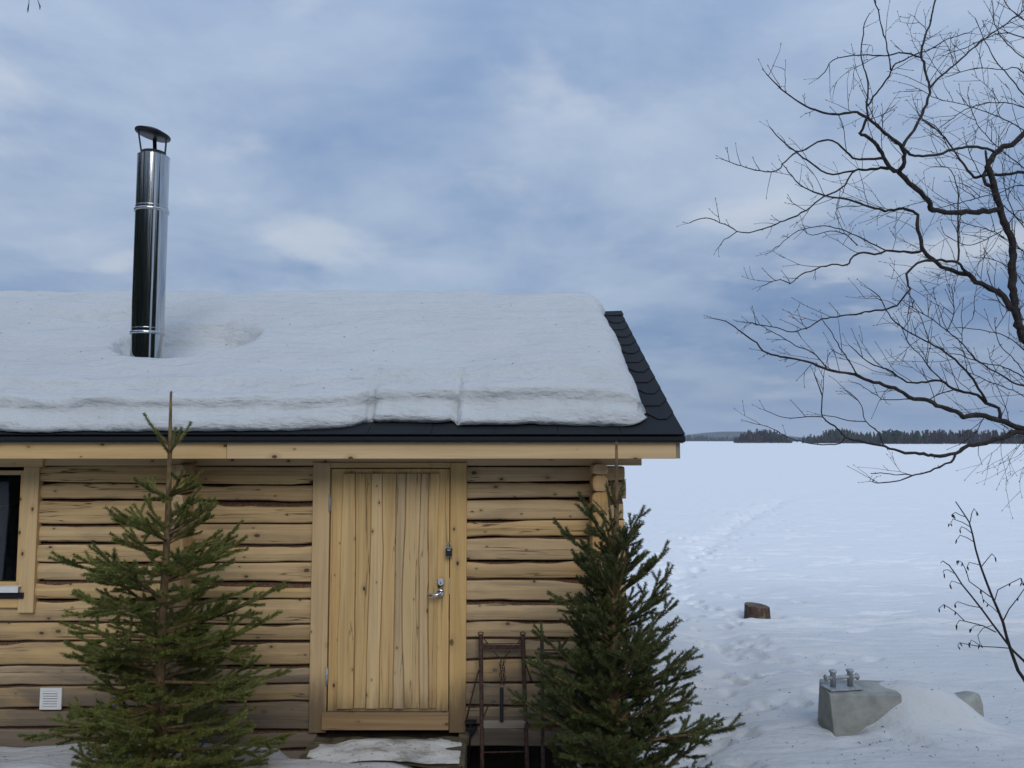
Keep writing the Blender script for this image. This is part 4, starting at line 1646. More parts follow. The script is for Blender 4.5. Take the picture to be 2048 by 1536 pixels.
class Needles:
    def __init__(self, rng):
        self.p, self.t, self.s, self.rng = [], [], [], rng

    def along(self, pts, per_m, size=1.0, skip=0.0):
        for a, b in zip(pts[:-1], pts[1:]):
            a, b = np.array(a), np.array(b)
            L = np.linalg.norm(b - a)
            n = int(L * per_m + self.rng.random())
            if n == 0:
                continue
            u = self.rng.random(n)[:, None]
            self.p.append(a + (b - a) * u)
            self.t.append(np.repeat(((b - a) / L)[None], n, 0))
            self.s.append(np.full(n, size))

    def mesh(self, name, length=0.0185, width=0.0022):
        p, t, s = np.concatenate(self.p), np.concatenate(self.t), np.concatenate(self.s)
        n = len(p)
        r = self.rng.normal(size=(n, 3))
        r[:, 2] += 0.35
        r -= t * (r * t).sum(1, keepdims=True)
        r /= np.linalg.norm(r, axis=1, keepdims=True) + 1e-9
        k = self.rng.uniform(0.52, 0.86, n)[:, None]
        d = t * k + r * np.sqrt(1 - k * k)
        L = (length * s * self.rng.uniform(0.75, 1.2, n))[:, None]
        w = np.cross(d, self.rng.normal(size=(n, 3)))
        w /= np.linalg.norm(w, axis=1, keepdims=True) + 1e-9
        w = w * width * 0.5
        V_ = np.stack([p - w * 0.8, p + w * 0.8, p + d * L * 0.6 + w, p + d * L, p + d * L * 0.6 - w], 1).reshape(-1, 3)
        f_ = (np.arange(n)[:, None] * 5 + np.arange(5)[None]).ravel()
        return np_mesh(name, V_, f_, 5)


def bend_line(p0, d0, L, n, up=0.0, droop=0.0, rnd=None, wob=0.05):
    """Polyline growing from p0 towards d0, bending up or down on its way."""
    pts, d, p = [Vector(p0)], Vector(d0).normalized(), Vector(p0)
    for k in range(n):
        t = (k + 1) / n
        d = (d + Vector((rnd.gauss(0, wob), rnd.gauss(0, wob), up * t - droop * (1 - t))) / n * 2).normalized()
        p = p + d * (L / n)
        pts.append(p.copy())
    return pts


def spruce(name, label, base, top, lead, widths, mat, seed, elev, per_m, dens, second_top=None, bare_inner=0.2, extra=(), upturn=0.5):
    """Young spruce: leader, whorls of branches with herringbone shoots, needles as real blades."""
    rnd = random.Random(seed)
    nd = Needles(np.random.default_rng(seed))
    t = empty(name, label, 'spruce', 'young spruces in front of the cabin', loc=tuple(base))
    bpy.context.view_layer.update()
    H = top.z - base.z
    stem = []
    for k in range(15):
        f_ = k / 14
        p = base.lerp(top, f_) + Vector((0.018 * math.sin(f_ * 7 + seed), 0.015 * math.cos(f_ * 6), 0)) * (1 - f_)
        stem.append(p)
    tr_ = MB()
    tr_.tube(stem, [0.030 * (1 - i / 14) ** 0.8 + 0.0060 for i in range(15)], 8)
    part('trunk', tr_, M['spruce_bark'], t, True)

    def axis(z):
        f_ = max(0, min(1, (z - base.z) / H)) * 14
        i = min(13, int(f_))
        return stem[i].lerp(stem[i + 1], f_ - i)

    wood_ = MB()

    def shoot(p0, d0, L, up, size, order):
        n = max(3, int(L / 0.035))
        pts = bend_line(p0, d0, L, n, up, 0.0, rnd, 0.02)
        wood_.tube(pts, [0.0026 * (1 - 0.5 * i / n) for i in range(n + 1)], 4, cap=False)
        nd.along(pts, per_m, size)
        if order > 0 and L > 0.07:
            m_ = int(L / 0.085)
            for k in range(1, m_ + 1):
                f_ = k / (m_ + 0.6) * 0.85 + 0.08
                i = min(n - 1, int(f_ * n))
                q_ = pts[i]
                dd = (pts[i + 1] - pts[i]).normalized()
                side = dd.cross(Vector((0, 0, 1)))
                if side.length < 0.1:
                    side = Vector((1, 0, 0))
                side = side.normalized() * (1 if k % 2 else -1)
                side = (side + Vector((0, 0, rnd.gauss(0.05, 0.3)))).normalized()
                shoot(q_, dd * 0.95 + side * rnd.uniform(0.6, 1.0), min(0.12, L * (1.0 - f_) * rnd.uniform(0.5, 0.85) + 0.035), up, size, order - 1)
        return pts

    def branch(p0, az, el, L, age, curl=None):
        d0 = Vector((math.cos(az) * math.cos(el), math.sin(az) * math.cos(el), math.sin(el)))
        n = max(5, int(L / 0.04))
        pts = bend_line(p0, d0, L, n, (upturn if curl is None else curl) + 0.10 * rnd.random(), 0.12 if age > 2 else 0.0, rnd, 0.045)
        r0 = 0.0028 + 0.0075 * min(1, L / 0.7)
        wood_.tube(pts, [r0 * (1 - i / n) + 0.0022 for i in range(n + 1)], 5, cap=False)
        start = int(n * bare_inner * min(1, L / 0.4))
        nd.along(pts[start:], per_m)
        step = 0.078 / dens
        m_ = int(L / step) if age > 0 else 0
        for k in range(m_):
            f_ = 0.12 + 0.85 * (k + rnd.random() * 0.5) / m_
            if f_ < bare_inner * min(1, L / 0.4) * 0.8 and rnd.random() < 0.6:
                continue
            i = min(n - 1, int(f_ * n))
            q_ = pts[i]
            dd = (pts[i + 1] - pts[i]).normalized()
            side = dd.cross(Vector((0, 0, 1))).normalized() * (1 if k % 2 else -1)
            side = (side + Vector((0, 0, rnd.gauss(0.0, 0.28)))).normalized()
            ls = (0.06 + L * (1.05 - f_) * rnd.uniform(0.30, 0.62))
            ls = min(ls, 0.34)
            shoot(q_, dd * rnd.uniform(0.95, 1.35) + side, ls, 0.12, 1.0, 1 if ls > 0.12 else 0)
        return pts

    # the bare-ish leader
    nd.along([axis(z) for z in np.linspace(top.z - lead, top.z, 8)], per_m * 0.9, 0.72)
    z = top.z - lead
    age = 0
    az0 = rnd.uniform(0, 6.28)
    step = lead * 0.86
    while z > base.z + 0.04:
        nb = 5 if age < 2 else 6
        Lw = np.interp(top.z - z, widths[0], widths[1])
        el = np.interp(top.z - z, elev[0], elev[1])
        az0 += 0.9
        for k in range(nb):
            az = az0 + 2 * math.pi * k / nb + rnd.gauss(0, 0.18)
            branch(axis(z + rnd.gauss(0, 0.012)), az, el + rnd.gauss(0, 0.12), Lw * rnd.uniform(0.62, 1.16), age)
        # thinner branches between the whorls
        if age >= 1:
            for k in range(int(round(7 * dens))):
                zz2 = z - step * rnd.random()
                if zz2 < base.z + 0.05:
                    continue
                Lw2 = np.interp(top.z - zz2, widths[0], widths[1])
                branch(axis(zz2), rnd.uniform(0, 6.28), el + rnd.gauss(0.05, 0.2), Lw2 * rnd.uniform(0.45, 0.85), age)
        step = max(0.13, step * 0.88)
        z -= step
        age += 1
    for (p0, p1, p2, sz) in extra:            # single long boughs seen at the outline
        d = (Vector(p1) - Vector(p0))
        az, L = math.atan2(d.y, d.x), d.length
        branch(Vector(p0), az, math.asin(max(-1, min(1, d.z / L))) - 0.05, L, 3, 0.1)
    if second_top:
        for (b_, e_) in second_top:
            pts = [Vector(b_).lerp(Vector(e_), k / 6) for k in range(7)]
            wood_.tube(pts, [0.0052 * (1 - k / 9) for k in range(7)], 6, cap=True)
            nd.along(pts, per_m * 0.5, 0.6)
    part('boughs', wood_, M['spruce_bark'], t, True)
    o_ = link('needles', nd.mesh('needles'), mat)
    o_.parent = t
    o_.matrix_parent_inverse = t.matrix_world.inverted()
    o_['kind'] = 'stuff'
    return t


YA = 4.42
la, lt = P(322, 1500, YA), P(342, 784, YA)
la.z = ground_base(la.x, YA) - 0.03
PM = YA / FPX                                      # metres per photo pixel there
spruce('spruce_tree', 'olive green young spruce in front of the window side of the wall', la, lt, 0.345,
       ([0, 110 * PM, 122 * PM, 200 * PM, 300 * PM, 350 * PM, 420 * PM, 560 * PM, 720 * PM, 1000 * PM],
        [0.05, 78 * PM, 80 * PM, 105 * PM, 142 * PM, 208 * PM, 235 * PM, 218 * PM, 235 * PM, 235 * PM]),
       M['needle_a'], 21, ([0.0, 0.4, 0.8, 1.3, 2.5], [R(30), R(36), R(22), R(8), R(-2)]), 1900, 0.88, bare_inner=0.26, upturn=0.35)
YB2 = 4.40
ra, rt = P(1226, 1500, YB2), P(1233, 884, YB2)
ra.z = ground_base(ra.x, YB2) - 0.03
PM2 = YB2 / FPX
j = P(1221, 1010, YB2)
spruce('spruce_tree', 'dark dense young spruce at the right corner of the cabin', ra, rt, 0.36,
       ([0, 105 * PM2, 128 * PM2, 200 * PM2, 300 * PM2, 400 * PM2, 520 * PM2, 620 * PM2, 700 * PM2, 1000 * PM2],
        [0.05, 40 * PM2, 62 * PM2, 130 * PM2, 155 * PM2, 180 * PM2, 195 * PM2, 215 * PM2, 220 * PM2, 220 * PM2]),
       M['needle_b'], 33, ([0.0, 0.4, 0.8, 1.3, 2.5], [R(52), R(50), R(42), R(34), R(22)]), 1900, 1.10, upturn=0.30,
       second_top=[(j, P(1216, 980, YB2)), (P(1219, 1016, YB2), P(1213, 963, YB2)), (j, P(1238, 1000, YB2)), (P(1214, 1030, YB2), P(1187, 1000, YB2))],
       bare_inner=0.22,
       extra=[(P(1300, 1480, YB2 - 0.1), P(1485, 1440, YB2 - 0.25), None, 1.0), (P(1280, 1400, YB2), P(1388, 1290, YB2 + 0.1), None, 1.0),
              (P(1290, 1480, YB2 - 0.05), P(1420, 1475, YB2 - 0.15), None, 1.0), (P(1270, 1240, YB2), P(1338, 1126, YB2 + 0.05), None, 1.0),
              (P(1190, 1120, YB2), P(1112, 1040, YB2 - 0.05), None, 1.0), (P(1185, 1230, YB2), P(1098, 1178, YB2 - 0.05), None, 1.0)])


# ------------------------------------------------------------------ bare birch reaching in from the right
DB = 4.25
birch = empty('birch_tree', 'leafless birch with crooked dark limbs reaching in from the right edge', 'birch', loc=(3.45, DB, 0.0))
bpy.context.view_layer.update()
LINES = {}
twigs = MB()
limbs = 0
rb = random.Random(17)


def bough(key, px, w0, w1, parent=None, slope=0.0, smooth=3, depth=None, name='limb', spawn=1.0):
    """Trace a limb: pixel polyline with its own run in depth; width in photo pixels."""
    d0 = DB if depth is None else depth
    if parent:
        best = min(LINES[parent], key=lambda e: (e[0] - px[0][0]) ** 2 + (e[1] - px[0][1]) ** 2)
        d0 = best[2]
        w0 = min(w0, best[3] * 0.98)
    # subdivide with Catmull-Rom so that nothing is a ruler line
    q_ = [px[0]] + list(px) + [px[-1]]
    out = []
    for i in range(1, len(q_) - 2):
        p0, p1, p2, p3 = (np.array(q_[i + k - 1], float) for k in range(4))
        seg = max(2, int(np.linalg.norm(p2 - p1) / 9))
        for k in range(seg):
            t_ = k / seg
            out.append(0.5 * ((2 * p1) + (-p0 + p2) * t_ + (2 * p0 - 5 * p1 + 4 * p2 - p3) * t_ ** 2 + (-p0 + 3 * p1 - 3 * p2 + p3) * t_ ** 3))
    out.append(np.array(px[-1], float))
    n = len(out)
    rec, pts, rad = [], [], []
    for i, e in enumerate(out):
        t_ = i / max(1, n - 1)
        D = d0 + slope * t_
        w = w0 + (w1 - w0) * t_ ** 0.8
        jq = 0.45 + 0.10 * w
        jx, jy = (rb.gauss(0, jq), rb.gauss(0, jq)) if 0 < i < n - 1 else (0, 0)
        rec.append((e[0], e[1], D, w))
        pts.append(P(e[0] + jx, e[1] + jy, D))
        rad.append(max(0.0013, w * 1.10 / FPX * D / 2 * (1 + 0.12 * rb.uniform(-1, 1))))
    LINES[key] = rec
    mb_ = MB()
    mb_.tube(pts, rad, 8 if w0 > 7 else 6)
    # knobs and bud scars
    for i in range(2, n - 1, 2):
        if rb.random() < 0.55:
            dr = (pts[i + 1] - pts[i]).normalized().cross(Vector((rb.gauss(0, 1), rb.gauss(0, 1), rb.gauss(0, 1)))).normalized()
            ll = rad[i] + rb.uniform(0.003, 0.010)
            mb_.tube([pts[i], pts[i] + dr * ll], [min(rad[i], 0.0035), 0.0012], 4)
    part(name, mb_, M['limb'] if w0 > 5 else M['twig'], birch, True)
    return key, pts, rad, spawn


BO = []
A = BO.append
A(bough('A', [(2240, 1720), (2238, 1500), (2230, 1290), (2212, 1100), (2150, 900), (2090, 760), (2048, 675), (2035, 640), (2028, 600), (2026, 560), (2024, 500), (2020, 470), (2008, 445),
              (2000, 415), (1991, 385), (1983, 358), (1977, 335), (1980, 320), (1993, 304), (2008, 295), (2032, 282), (2060, 250), (2100, 200), (2140, 100)],
        34, 7, None, 0.1, depth=4.35, spawn=0.5))
A(bough('G', [(2150, 900), (2152, 800), (2140, 650), (2124, 500), (2120, 300), (2117, 120), (2113, 0), (2100, -120)], 12, 3, 'A', 0.25, spawn=0.2))
A(bough('A1', [(1980, 372), (1970, 362), (1968, 350), (1974, 330), (1971, 301)], 7, 4, 'A', 0.02, spawn=0))
A(bough('B', [(1998, 420), (1965, 424), (1934, 425), (1890, 423), (1866, 421), (1860, 412), (1856, 401), (1841, 385), (1817, 364), (1798, 344)], 10.5, 9, 'A', -0.25, spawn=0.7))
A(bough('B1', [(1798, 344), (1806, 333), (1808, 315), (1804, 297), (1778, 271), (1755, 252), (1735, 236), (1719, 228), (1707, 225), (1655, 227), (1604, 208),
               (1563, 178), (1532, 147)], 8.5, 1.8, 'B', -0.45))
A(bough('B2', [(1806, 300), (1809, 285), (1827, 260), (1841, 234), (1852, 209), (1860, 176), (1852, 150), (1848, 125), (1843, 115), (1845, 94), (1849, 74),
               (1860, 51), (1865, 20), (1874, -10), (1880, -40)], 6.5, 2.4, 'B1', 0.45))
A(bough('B3', [(1860, 176), (1884, 150), (1915, 125), (1946, 96), (1977, 72), (2012, 49), (2048, 20), (2070, -10)], 4.2, 2.2, 'B2', 0.4))
A(bough('B4', [(1843, 115), (1820, 108), (1798, 105), (1778, 111), (1729, 110), (1700, 112), (1666, 120), (1649, 143), (1636, 157)], 3.2, 1.6, 'B2', 0.3))
A(bough('B5', [(1735, 232), (1734, 215), (1736, 176), (1735, 156), (1729, 135), (1721, 109), (1725, 78), (1729, 47), (1737, 31)], 4.0, 1.6, 'B1', 0.2))
A(bough('B6', [(1735, 212), (1747, 193), (1764, 172), (1778, 150), (1784, 137), (1792, 127), (1817, 115), (1843, 105), (1866, 96), (1895, 78), (1936, 66)], 4.0, 1.6, 'B5', -0.2))
A(bough('B7', [(1781, 140), (1778, 109), (1770, 78), (1761, 43), (1757, 21), (1747, 0), (1740, -25)], 3.2, 1.8, 'B6', -0.2))
A(bough('B8', [(1796, 342), (1780, 333), (1768, 315), (1759, 299), (1749, 285), (1731, 271), (1720, 268), (1731, 246), (1735, 236)], 8, 4.5, 'B', -0.1, spawn=0.4))
A(bough('B9', [(1784, 336), (1753, 337), (1733, 340), (1716, 339), (1700, 343), (1666, 349), (1642, 342), (1615, 321), (1587, 301), (1553, 270), (1540, 255)], 5.5, 1.6, 'B8', 0.45))
A(bough('B10', [(1712, 340), (1703, 347), (1690, 369), (1673, 383), (1649, 393), (1621, 414), (1594, 431), (1560, 444), (1533, 455), (1498, 465), (1474, 463), (1450, 448),
                (1410, 436), (1379, 446)], 3.8, 1.5, 'B9', -0.35))
A(bough('B11', [(1474, 463), (1448, 480), (1437, 495)], 2.0, 1.2, 'B10', 0.1, spawn=0.3))
A(bough('B12', [(1768, 317), (1717, 318), (1700, 311), (1676, 287), (1656, 280), (1635, 284), (1615, 297), (1587, 308), (1567, 328), (1553, 342), (1519, 342), (1474, 330), (1449, 320)],
        5.0, 1.5, 'B8', -0.4))
A(bough('B13', [(1806, 296), (1815, 304), (1830, 312), (1866, 311), (1905, 300), (1925, 295), (1963, 296), (1990, 305)], 5.0, 5.0, 'B1', 0.25, spawn=0.6))
A(bough('B14', [(1900, 303), (1880, 262), (1860, 246), (1842, 237)], 2.2, 1.4, 'B13', 0.2))
A(bough('B16', [(2120, 335), (2048, 343), (2010, 349), (1975, 350), (1948, 355)], 6, 5, 'G', -0.05, spawn=0.6))
A(bough('B15', [(1948, 355), (1935, 340), (1920, 318), (1905, 298), (1890, 275), (1872, 258), (1845, 240)], 5.5, 2.0, 'B16', 0.2))
A(bough('C', [(2022, 620), (2012, 595), (1995, 584), (1983, 578), (1954, 564), (1944, 553), (1905, 542), (1866, 520), (1848, 503), (1844, 491), (1839, 471), (1833, 450), (1835, 430),
              (1825, 423), (1807, 417), (1788, 420), (1760, 419), (1729, 409), (1700, 400), (1649, 391), (1608, 376), (1584, 352), (1567, 331)], 11, 1.7, 'A', 0.5))
A(bough('C2', [(1846, 500), (1825, 505), (1798, 503), (1772, 501), (1749, 507), (1718, 505), (1700, 520), (1693, 529), (1652, 532), (1604, 549), (1580, 566), (1560, 559), (1526, 571)],
        5, 1.4, 'C', -0.3))
A(bough('C3', [(1942, 552), (1925, 538), (1913, 524), (1882, 522), (1856, 522), (1835, 526), (1817, 544), (1813, 551), (1817, 573), (1820, 578), (1807, 595), (1794, 611), (1774, 619), (1739, 623),
               (1700, 630), (1645, 638), (1621, 652), (1584, 664), (1553, 655), (1498, 646)], 5.5, 1.5, 'C', -0.5))
A(bough('C4', [(1913, 524), (1918, 508), (1916, 456), (1916, 389), (1908, 352), (1895, 335), (1862, 334)], 4.0, 1.4, 'C3', 0.4))
A(bough('C5', [(1772, 501), (1740, 485), (1706, 468), (1670, 455), (1640, 452), (1610, 458), (1585, 468), (1560, 490), (1545, 500)], 2.6, 1.2, 'C2', 0.3))
A(bough('C6', [(1715, 490), (1702, 480), (1690, 468), (1660, 462), (1625, 470), (1610, 463)], 2.2, 1.2, 'C5', -0.2, spawn=0.5))
A(bough('D', [(2200, 1020), (2150, 940), (2100, 890), (2048, 860), (2022, 851), (1999, 841), (1970, 833), (1944, 831), (1927, 834), (1911, 824), (1882, 814), (1856, 802), (1827, 797), (1813, 790),
              (1788, 775), (1759, 768), (1739, 763), (1716, 751), (1700, 747), (1656, 740), (1615, 723), (1580, 717), (1553, 711), (1526, 703), (1515, 686), (1492, 672), (1471, 655), (1451, 643),
              (1427, 637)], 15, 1.6, 'A', -0.4, spawn=0.8))
A(bough('D2', [(1999, 841), (1998, 816), (1973, 806), (1956, 790), (1929, 784), (1907, 778), (1889, 765), (1868, 761), (1852, 764), (1835, 765), (1815, 764), (1794, 751), (1774, 738), (1747, 730),
               (1725, 716), (1712, 703), (1698, 690)], 7, 1.6, 'D', 0.35))
A(bough('D3', [(1973, 804), (1956, 775), (1940, 751), (1919, 728), (1899, 710), (1868, 691), (1841, 677), (1813, 660), (1788, 642), (1772, 619), (1759, 593), (1739, 578)], 4.5, 1.5, 'D2', -0.4))
A(bough('D5', [(2112, 812), (2048, 772), (2032, 768), (1993, 745), (1973, 734), (1944, 712), (1925, 687), (1895, 663), (1866, 640), (1837, 622), (1809, 605)], 4.5, 1.5, 'A', -0.5))
A(bough('D6', [(1893, 663), (1905, 640), (1908, 615), (1903, 576)], 2.4, 1.3, 'D5', 0.2))
A(bough('D7', [(2095, 775), (2048, 755), (2036, 747), (2007, 734), (1960, 724), (1921, 710), (1899, 707)], 3.2, 1.6, 'A', 0.3))
A(bough('D8', [(1889, 765), (1868, 745), (1855, 730), (1845, 715), (1820, 690), (1805, 660), (1795, 640)], 2.8, 1.3, 'D2', -0.3))
A(bough('D9', [(1716, 751), (1700, 725), (1680, 695), (1660, 660), (1645, 640)], 3.0, 1.4, 'D', -0.2))
A(bough('D10', [(1656, 740), (1640, 720), (1625, 705), (1590, 690), (1560, 672), (1520, 650), (1495, 645)], 2.4, 1.3, 'D', 0.25))
A(bough('D11', [(1856, 802), (1875, 790), (1907, 780)], 2.4, 2.2, 'D', 0.1, spawn=0.3))
A(bough('D12', [(1827, 797), (1790, 800), (1765, 797), (1745, 785), (1720, 770), (1707, 765)], 2.2, 1.2, 'D', -0.2, spawn=0.5))
A(bough('E', [(2160, 960), (2100, 890), (2048, 867), (2022, 868), (2003, 876), (1972, 886), (1937, 892), (1925, 898), (1912, 906), (1878, 912), (1862, 912), (1847, 908), (1800, 903), (1768, 893),
              (1727, 884), (1690, 874), (1676, 858), (1645, 834), (1644, 792), (1637, 770), (1628, 747)], 12, 1.6, 'A', -0.5, spawn=0.45))
A(bough('E2', [(1768, 893), (1758, 865), (1731, 843), (1724, 812), (1710, 795), (1695, 782)], 2.8, 1.4, 'E', 0.2, spawn=0.5))
A(bough('E3', [(1912, 906), (1908, 914), (1902, 924), (1878, 934), (1852, 945), (1825, 951), (1800, 961), (1751, 966), (1746, 960)], 4.5, 1.8, 'E', -0.25, spawn=0.12))
A(bough('E4', [(1825, 951), (1810, 948), (1792, 949), (1760, 946), (1741, 947)], 2.0, 1.5, 'E3', 0.05, spawn=0))
A(bough('E5', [(1690, 874), (1680, 887), (1645, 889), (1615, 886), (1574, 874), (1546, 857), (1512, 848)], 2.6, 1.3, 'E', 0.2, spawn=0.25))
A(bough('E6', [(1645, 834), (1621, 833), (1580, 836), (1555, 832), (1531, 821)], 2.0, 1.2, 'E', -0.15, spawn=0.3))
A(bough('E7', [(1731, 843), (1697, 841), (1670, 834), (1640, 830)], 2.0, 1.2, 'E2', 0.15, spawn=0.3))
# further limbs rising behind the frame's right edge
for k, (pts_, w_) in enumerate([
        ([(2120, 640), (2060, 520), (2000, 470), (1950, 452), (1900, 440)], 3.0),
        ([(2110, 330), (2048, 262), (2000, 235), (1930, 210), (1880, 200)], 3.0),
        ([(2120, 300), (2048, 148), (2005, 140), (1965, 136), (1930, 142), (1895, 153)], 3.2),
        ([(2120, 260), (2048, 190), (2020, 155), (1990, 120), (1960, 60), (1950, 36)], 3.2),
        ([(2110, 420), (2048, 372), (2000, 385), (1960, 395), (1920, 405), (1880, 415)], 2.6),
        ([(2100, 480), (2040, 440), (1990, 390), (1950, 330), (1930, 280)], 2.4),
        ([(2120, 700), (2048, 640), (2005, 610), (1985, 575), (1975, 545)], 2.6),
        ([(2120, 120), (2060, 80), (2010, 66), (1975, 75), (1930, 95), (1895, 108)], 2.6),
        ([(2110, 760), (2048, 700), (2010, 672), (1960, 660), (1915, 655)], 2.4),
        ([(2120, 250), (2048, 215), (1990, 205), (1940, 215), (1900, 240), (1880, 255)], 2.4),
        ([(2120, 560), (2060, 470), (2030, 430), (2010, 380), (2005, 330)], 2.4),
        ([(2120, 150), (2040, 110), (1995, 60), (1985, 10), (1980, -30)], 2.6),
        ([(2120, 60), (2048, 40), (2015, 10), (2000, -30)], 3.4),
        ([(2120, 400), (2040, 330), (1990, 290), (1950, 240), (1935, 190)], 2.4),
        ([(2110, 470), (2048, 420), (2010, 455), (1970, 480), (1930, 490), (1890, 470)], 2.2),
        ([(2120, 620), (2060, 580), (2030, 545), (1990, 520), (1950, 515)], 2.2),
        ([(2120, 820), (2060, 760), (2030, 720), (2000, 690), (1990, 650)], 2.4),
        ([(2120, 860), (2060, 800), (2010, 775), (1970, 760), (1930, 740)], 2.2)]):
    A(bough('F%d' % k, [(2122, pts_[0][1])] + pts_[1:], w_, 1.4, 'G', rb.uniform(-0.6, 0.6)))


def twig(p, d, L, r, order):
    n = max(3, int(L / 0.03))
    pts = [p]
    d = d.normalized()
    for k in range(n):
        d = (d + Vector((rb.gauss(0, 0.11), rb.gauss(0, 0.11), rb.gauss(0.015, 0.11)))).normalized()
        p = p + d * (L / n)
        pts.append(p.copy())
    twigs.tube(pts, [r * (1 - 0.5 * i / n) for i in range(n + 1)], 4, cap=False)
    # end bud
    twigs.tube([pts[-1], pts[-1] + d * 0.004, pts[-1] + d * 0.012], [r * 0.8, 0.0022, 0.0005], 4)
    for i in range(1, n):
        if rb.random() < 0.40:
            sd = d.cross(Vector((rb.gauss(0, 1), rb.gauss(0, 1), rb.gauss(0, 1)))).normalized()
            dd = (pts[i + 1] - pts[i]).normalized()
            if order > 0 and rb.random() < 0.55:
                twig(pts[i], dd * 0.8 + sd * rb.uniform(0.5, 0.9) + Vector((0, 0, 0.05)), L * rb.uniform(0.3, 0.6), r * 0.8, order - 1)
            else:
                twigs.tube([pts[i], pts[i] + (dd + sd).normalized() * 0.011], [0.0014, 0.0008], 3)


for key, pts, rad, spawn in BO:
    rec = LINES[key]
    if spawn <= 0:
        continue
    k = 0
    for i in range(2, len(pts) - 1):
        seg = (pts[i + 1] - pts[i]).length
        if rec[i][0] > 2110:
            continue
        if rb.random() < seg / (0.115 if rec[i][0] < 1900 else 0.085) * spawn:
            dd = (pts[i + 1] - pts[i]).normalized()
            k += 1
            sd = Vector((rb.gauss(0, 0.35), rb.gauss(0, 0.7), 0))
            perp = dd.cross(Vector((0, 1, 0)))
            sgn = 1 if rb.random() < 0.62 else -1
            if perp.z < 0:
                perp = -perp
            L = rb.uniform(0.08, 0.36) * (0.75 if rec[i][3] < 2.4 else 1.0)
            if rec[i][0] < 1640:
                L *= 0.6
            twig(pts[i], dd * rb.uniform(0.5, 1.0) + perp * sgn * rb.uniform(0.4, 0.9) + sd * 0.5, L, rb.uniform(0.0016, 0.0023), 2 if L > 0.22 else 1)
    # a fork of twigs at the tip
    for q in range(2):
        dd = (pts[-1] - pts[-2]).normalized()
        if rec[-1][0] < 2060 and rec[-1][1] > 0:
            twig(pts[-1], dd + Vector((rb.gauss(0, .3), rb.gauss(0, .3), rb.gauss(0, .3))), rb.uniform(0.03, 0.08), 0.0013, 0)
# weeping twigs hanging low at the right edge
for q in range(9):
    e_ = rb.choice([e for k_ in ('E', 'D') for e in LINES[k_] if 1985 < e[0] < 2130])
    p = P(e_[0], e_[1], e_[2])
    twig(p, Vector((rb.uniform(-0.9, -0.2), rb.gauss(0, 0.2), rb.uniform(-0.9, 0.1))), rb.uniform(0.15, 0.38), 0.0014, 2)
for q in range(6):
    p0 = P(2075, 700 + 60 * q, 4.3)
o = part('twigs', twigs, M['twig'], birch)
o['kind'] = 'stuff'

# a second birch, out of frame on the left, lets two buds hang into the corner
b2 = empty('birch_tree', 'two budded twig tips hanging in at the top left corner', 'birch', loc=(-4.6, 3.4, 0.2))
bpy.context.view_layer.update()
mb = MB()
zz0 = float(ground_base(-4.6, 3.4))
mb.tube([(-4.6, 3.4, zz0 - 0.1), (-4.55, 3.4, 1.6), (-4.6, 3.45, 3.4), (-4.5, 3.5, 5.6), (-4.55, 3.5, 7.0)], [0.085, 0.075, 0.06, 0.04, 0.015], 10)
part('trunk', mb, M['limb'], b2, True)
e0, e1 = P(58, -40, 3.5), P(82, -45, 3.5)
mb = MB()
mb.tube([(-4.55, 3.46, 4.3), (-3.6, 3.5, 4.75), (-2.9, 3.52, 4.8), e0 + Vector((0, 0, 0.25)), e1 + Vector((0.05, 0, 0.1))], [0.022, 0.016, 0.010, 0.006, 0.003], 6)
part('limb', mb, M['twig'], b2, True)
for a_, m_, z_ in (((58, -45), (58, 5), (56, 18)), ((75, -45), (76, 2), (80, 12))):
    mb = MB()
    q0, q1, q2 = (P(*e, 3.5) for e in (a_, m_, z_))
    mb.tube([q0 + Vector((0, 0, 0.2)), q0, q1, q2, q2 + Vector((0.0, 0, -0.018))], [0.003, 0.002, 0.0013, 0.0032, 0.0012], 6)
    part('twig', mb, M['twig'], b2)

# ------------------------------------------------------------------ alder sapling with catkins
YAL = 4.9
ald = empty('alder_sapling', 'slender bare alder shoot with drooping catkins above the mooring block', 'sapling', loc=tuple(P(2120, 1500, YAL)))
bpy.context.view_layer.update()
cat = MB()


def stemline(name, px, w0, w1, y=YAL, dy=0.0):
    n = len(px)
    pts = [P(a, b, y + dy * i / (n - 1)) for i, (a, b) in enumerate(px)]
    mb_ = MB()
    mb_.tube(pts, [(w0 + (w1 - w0) * i / (n - 1)) / FPX * y / 2 for i in range(n)], 6)
    part(name, mb_, M['twig'], ald, True)
    return pts


def catkin(p, L=0.03, r=0.0042):
    a = rb.gauss(0, 0.25)
    d = Vector((math.sin(a), rb.gauss(0, 0.2), -1)).normalized()
    mb_ = MB()
    mb_.tube([p, p + d * L * 0.25, p + d * L * 0.7, p + d * L], [0.0012, r, r * 0.9, 0.001], 6)
    part('catkin', mb_, M['twig'], ald, True)


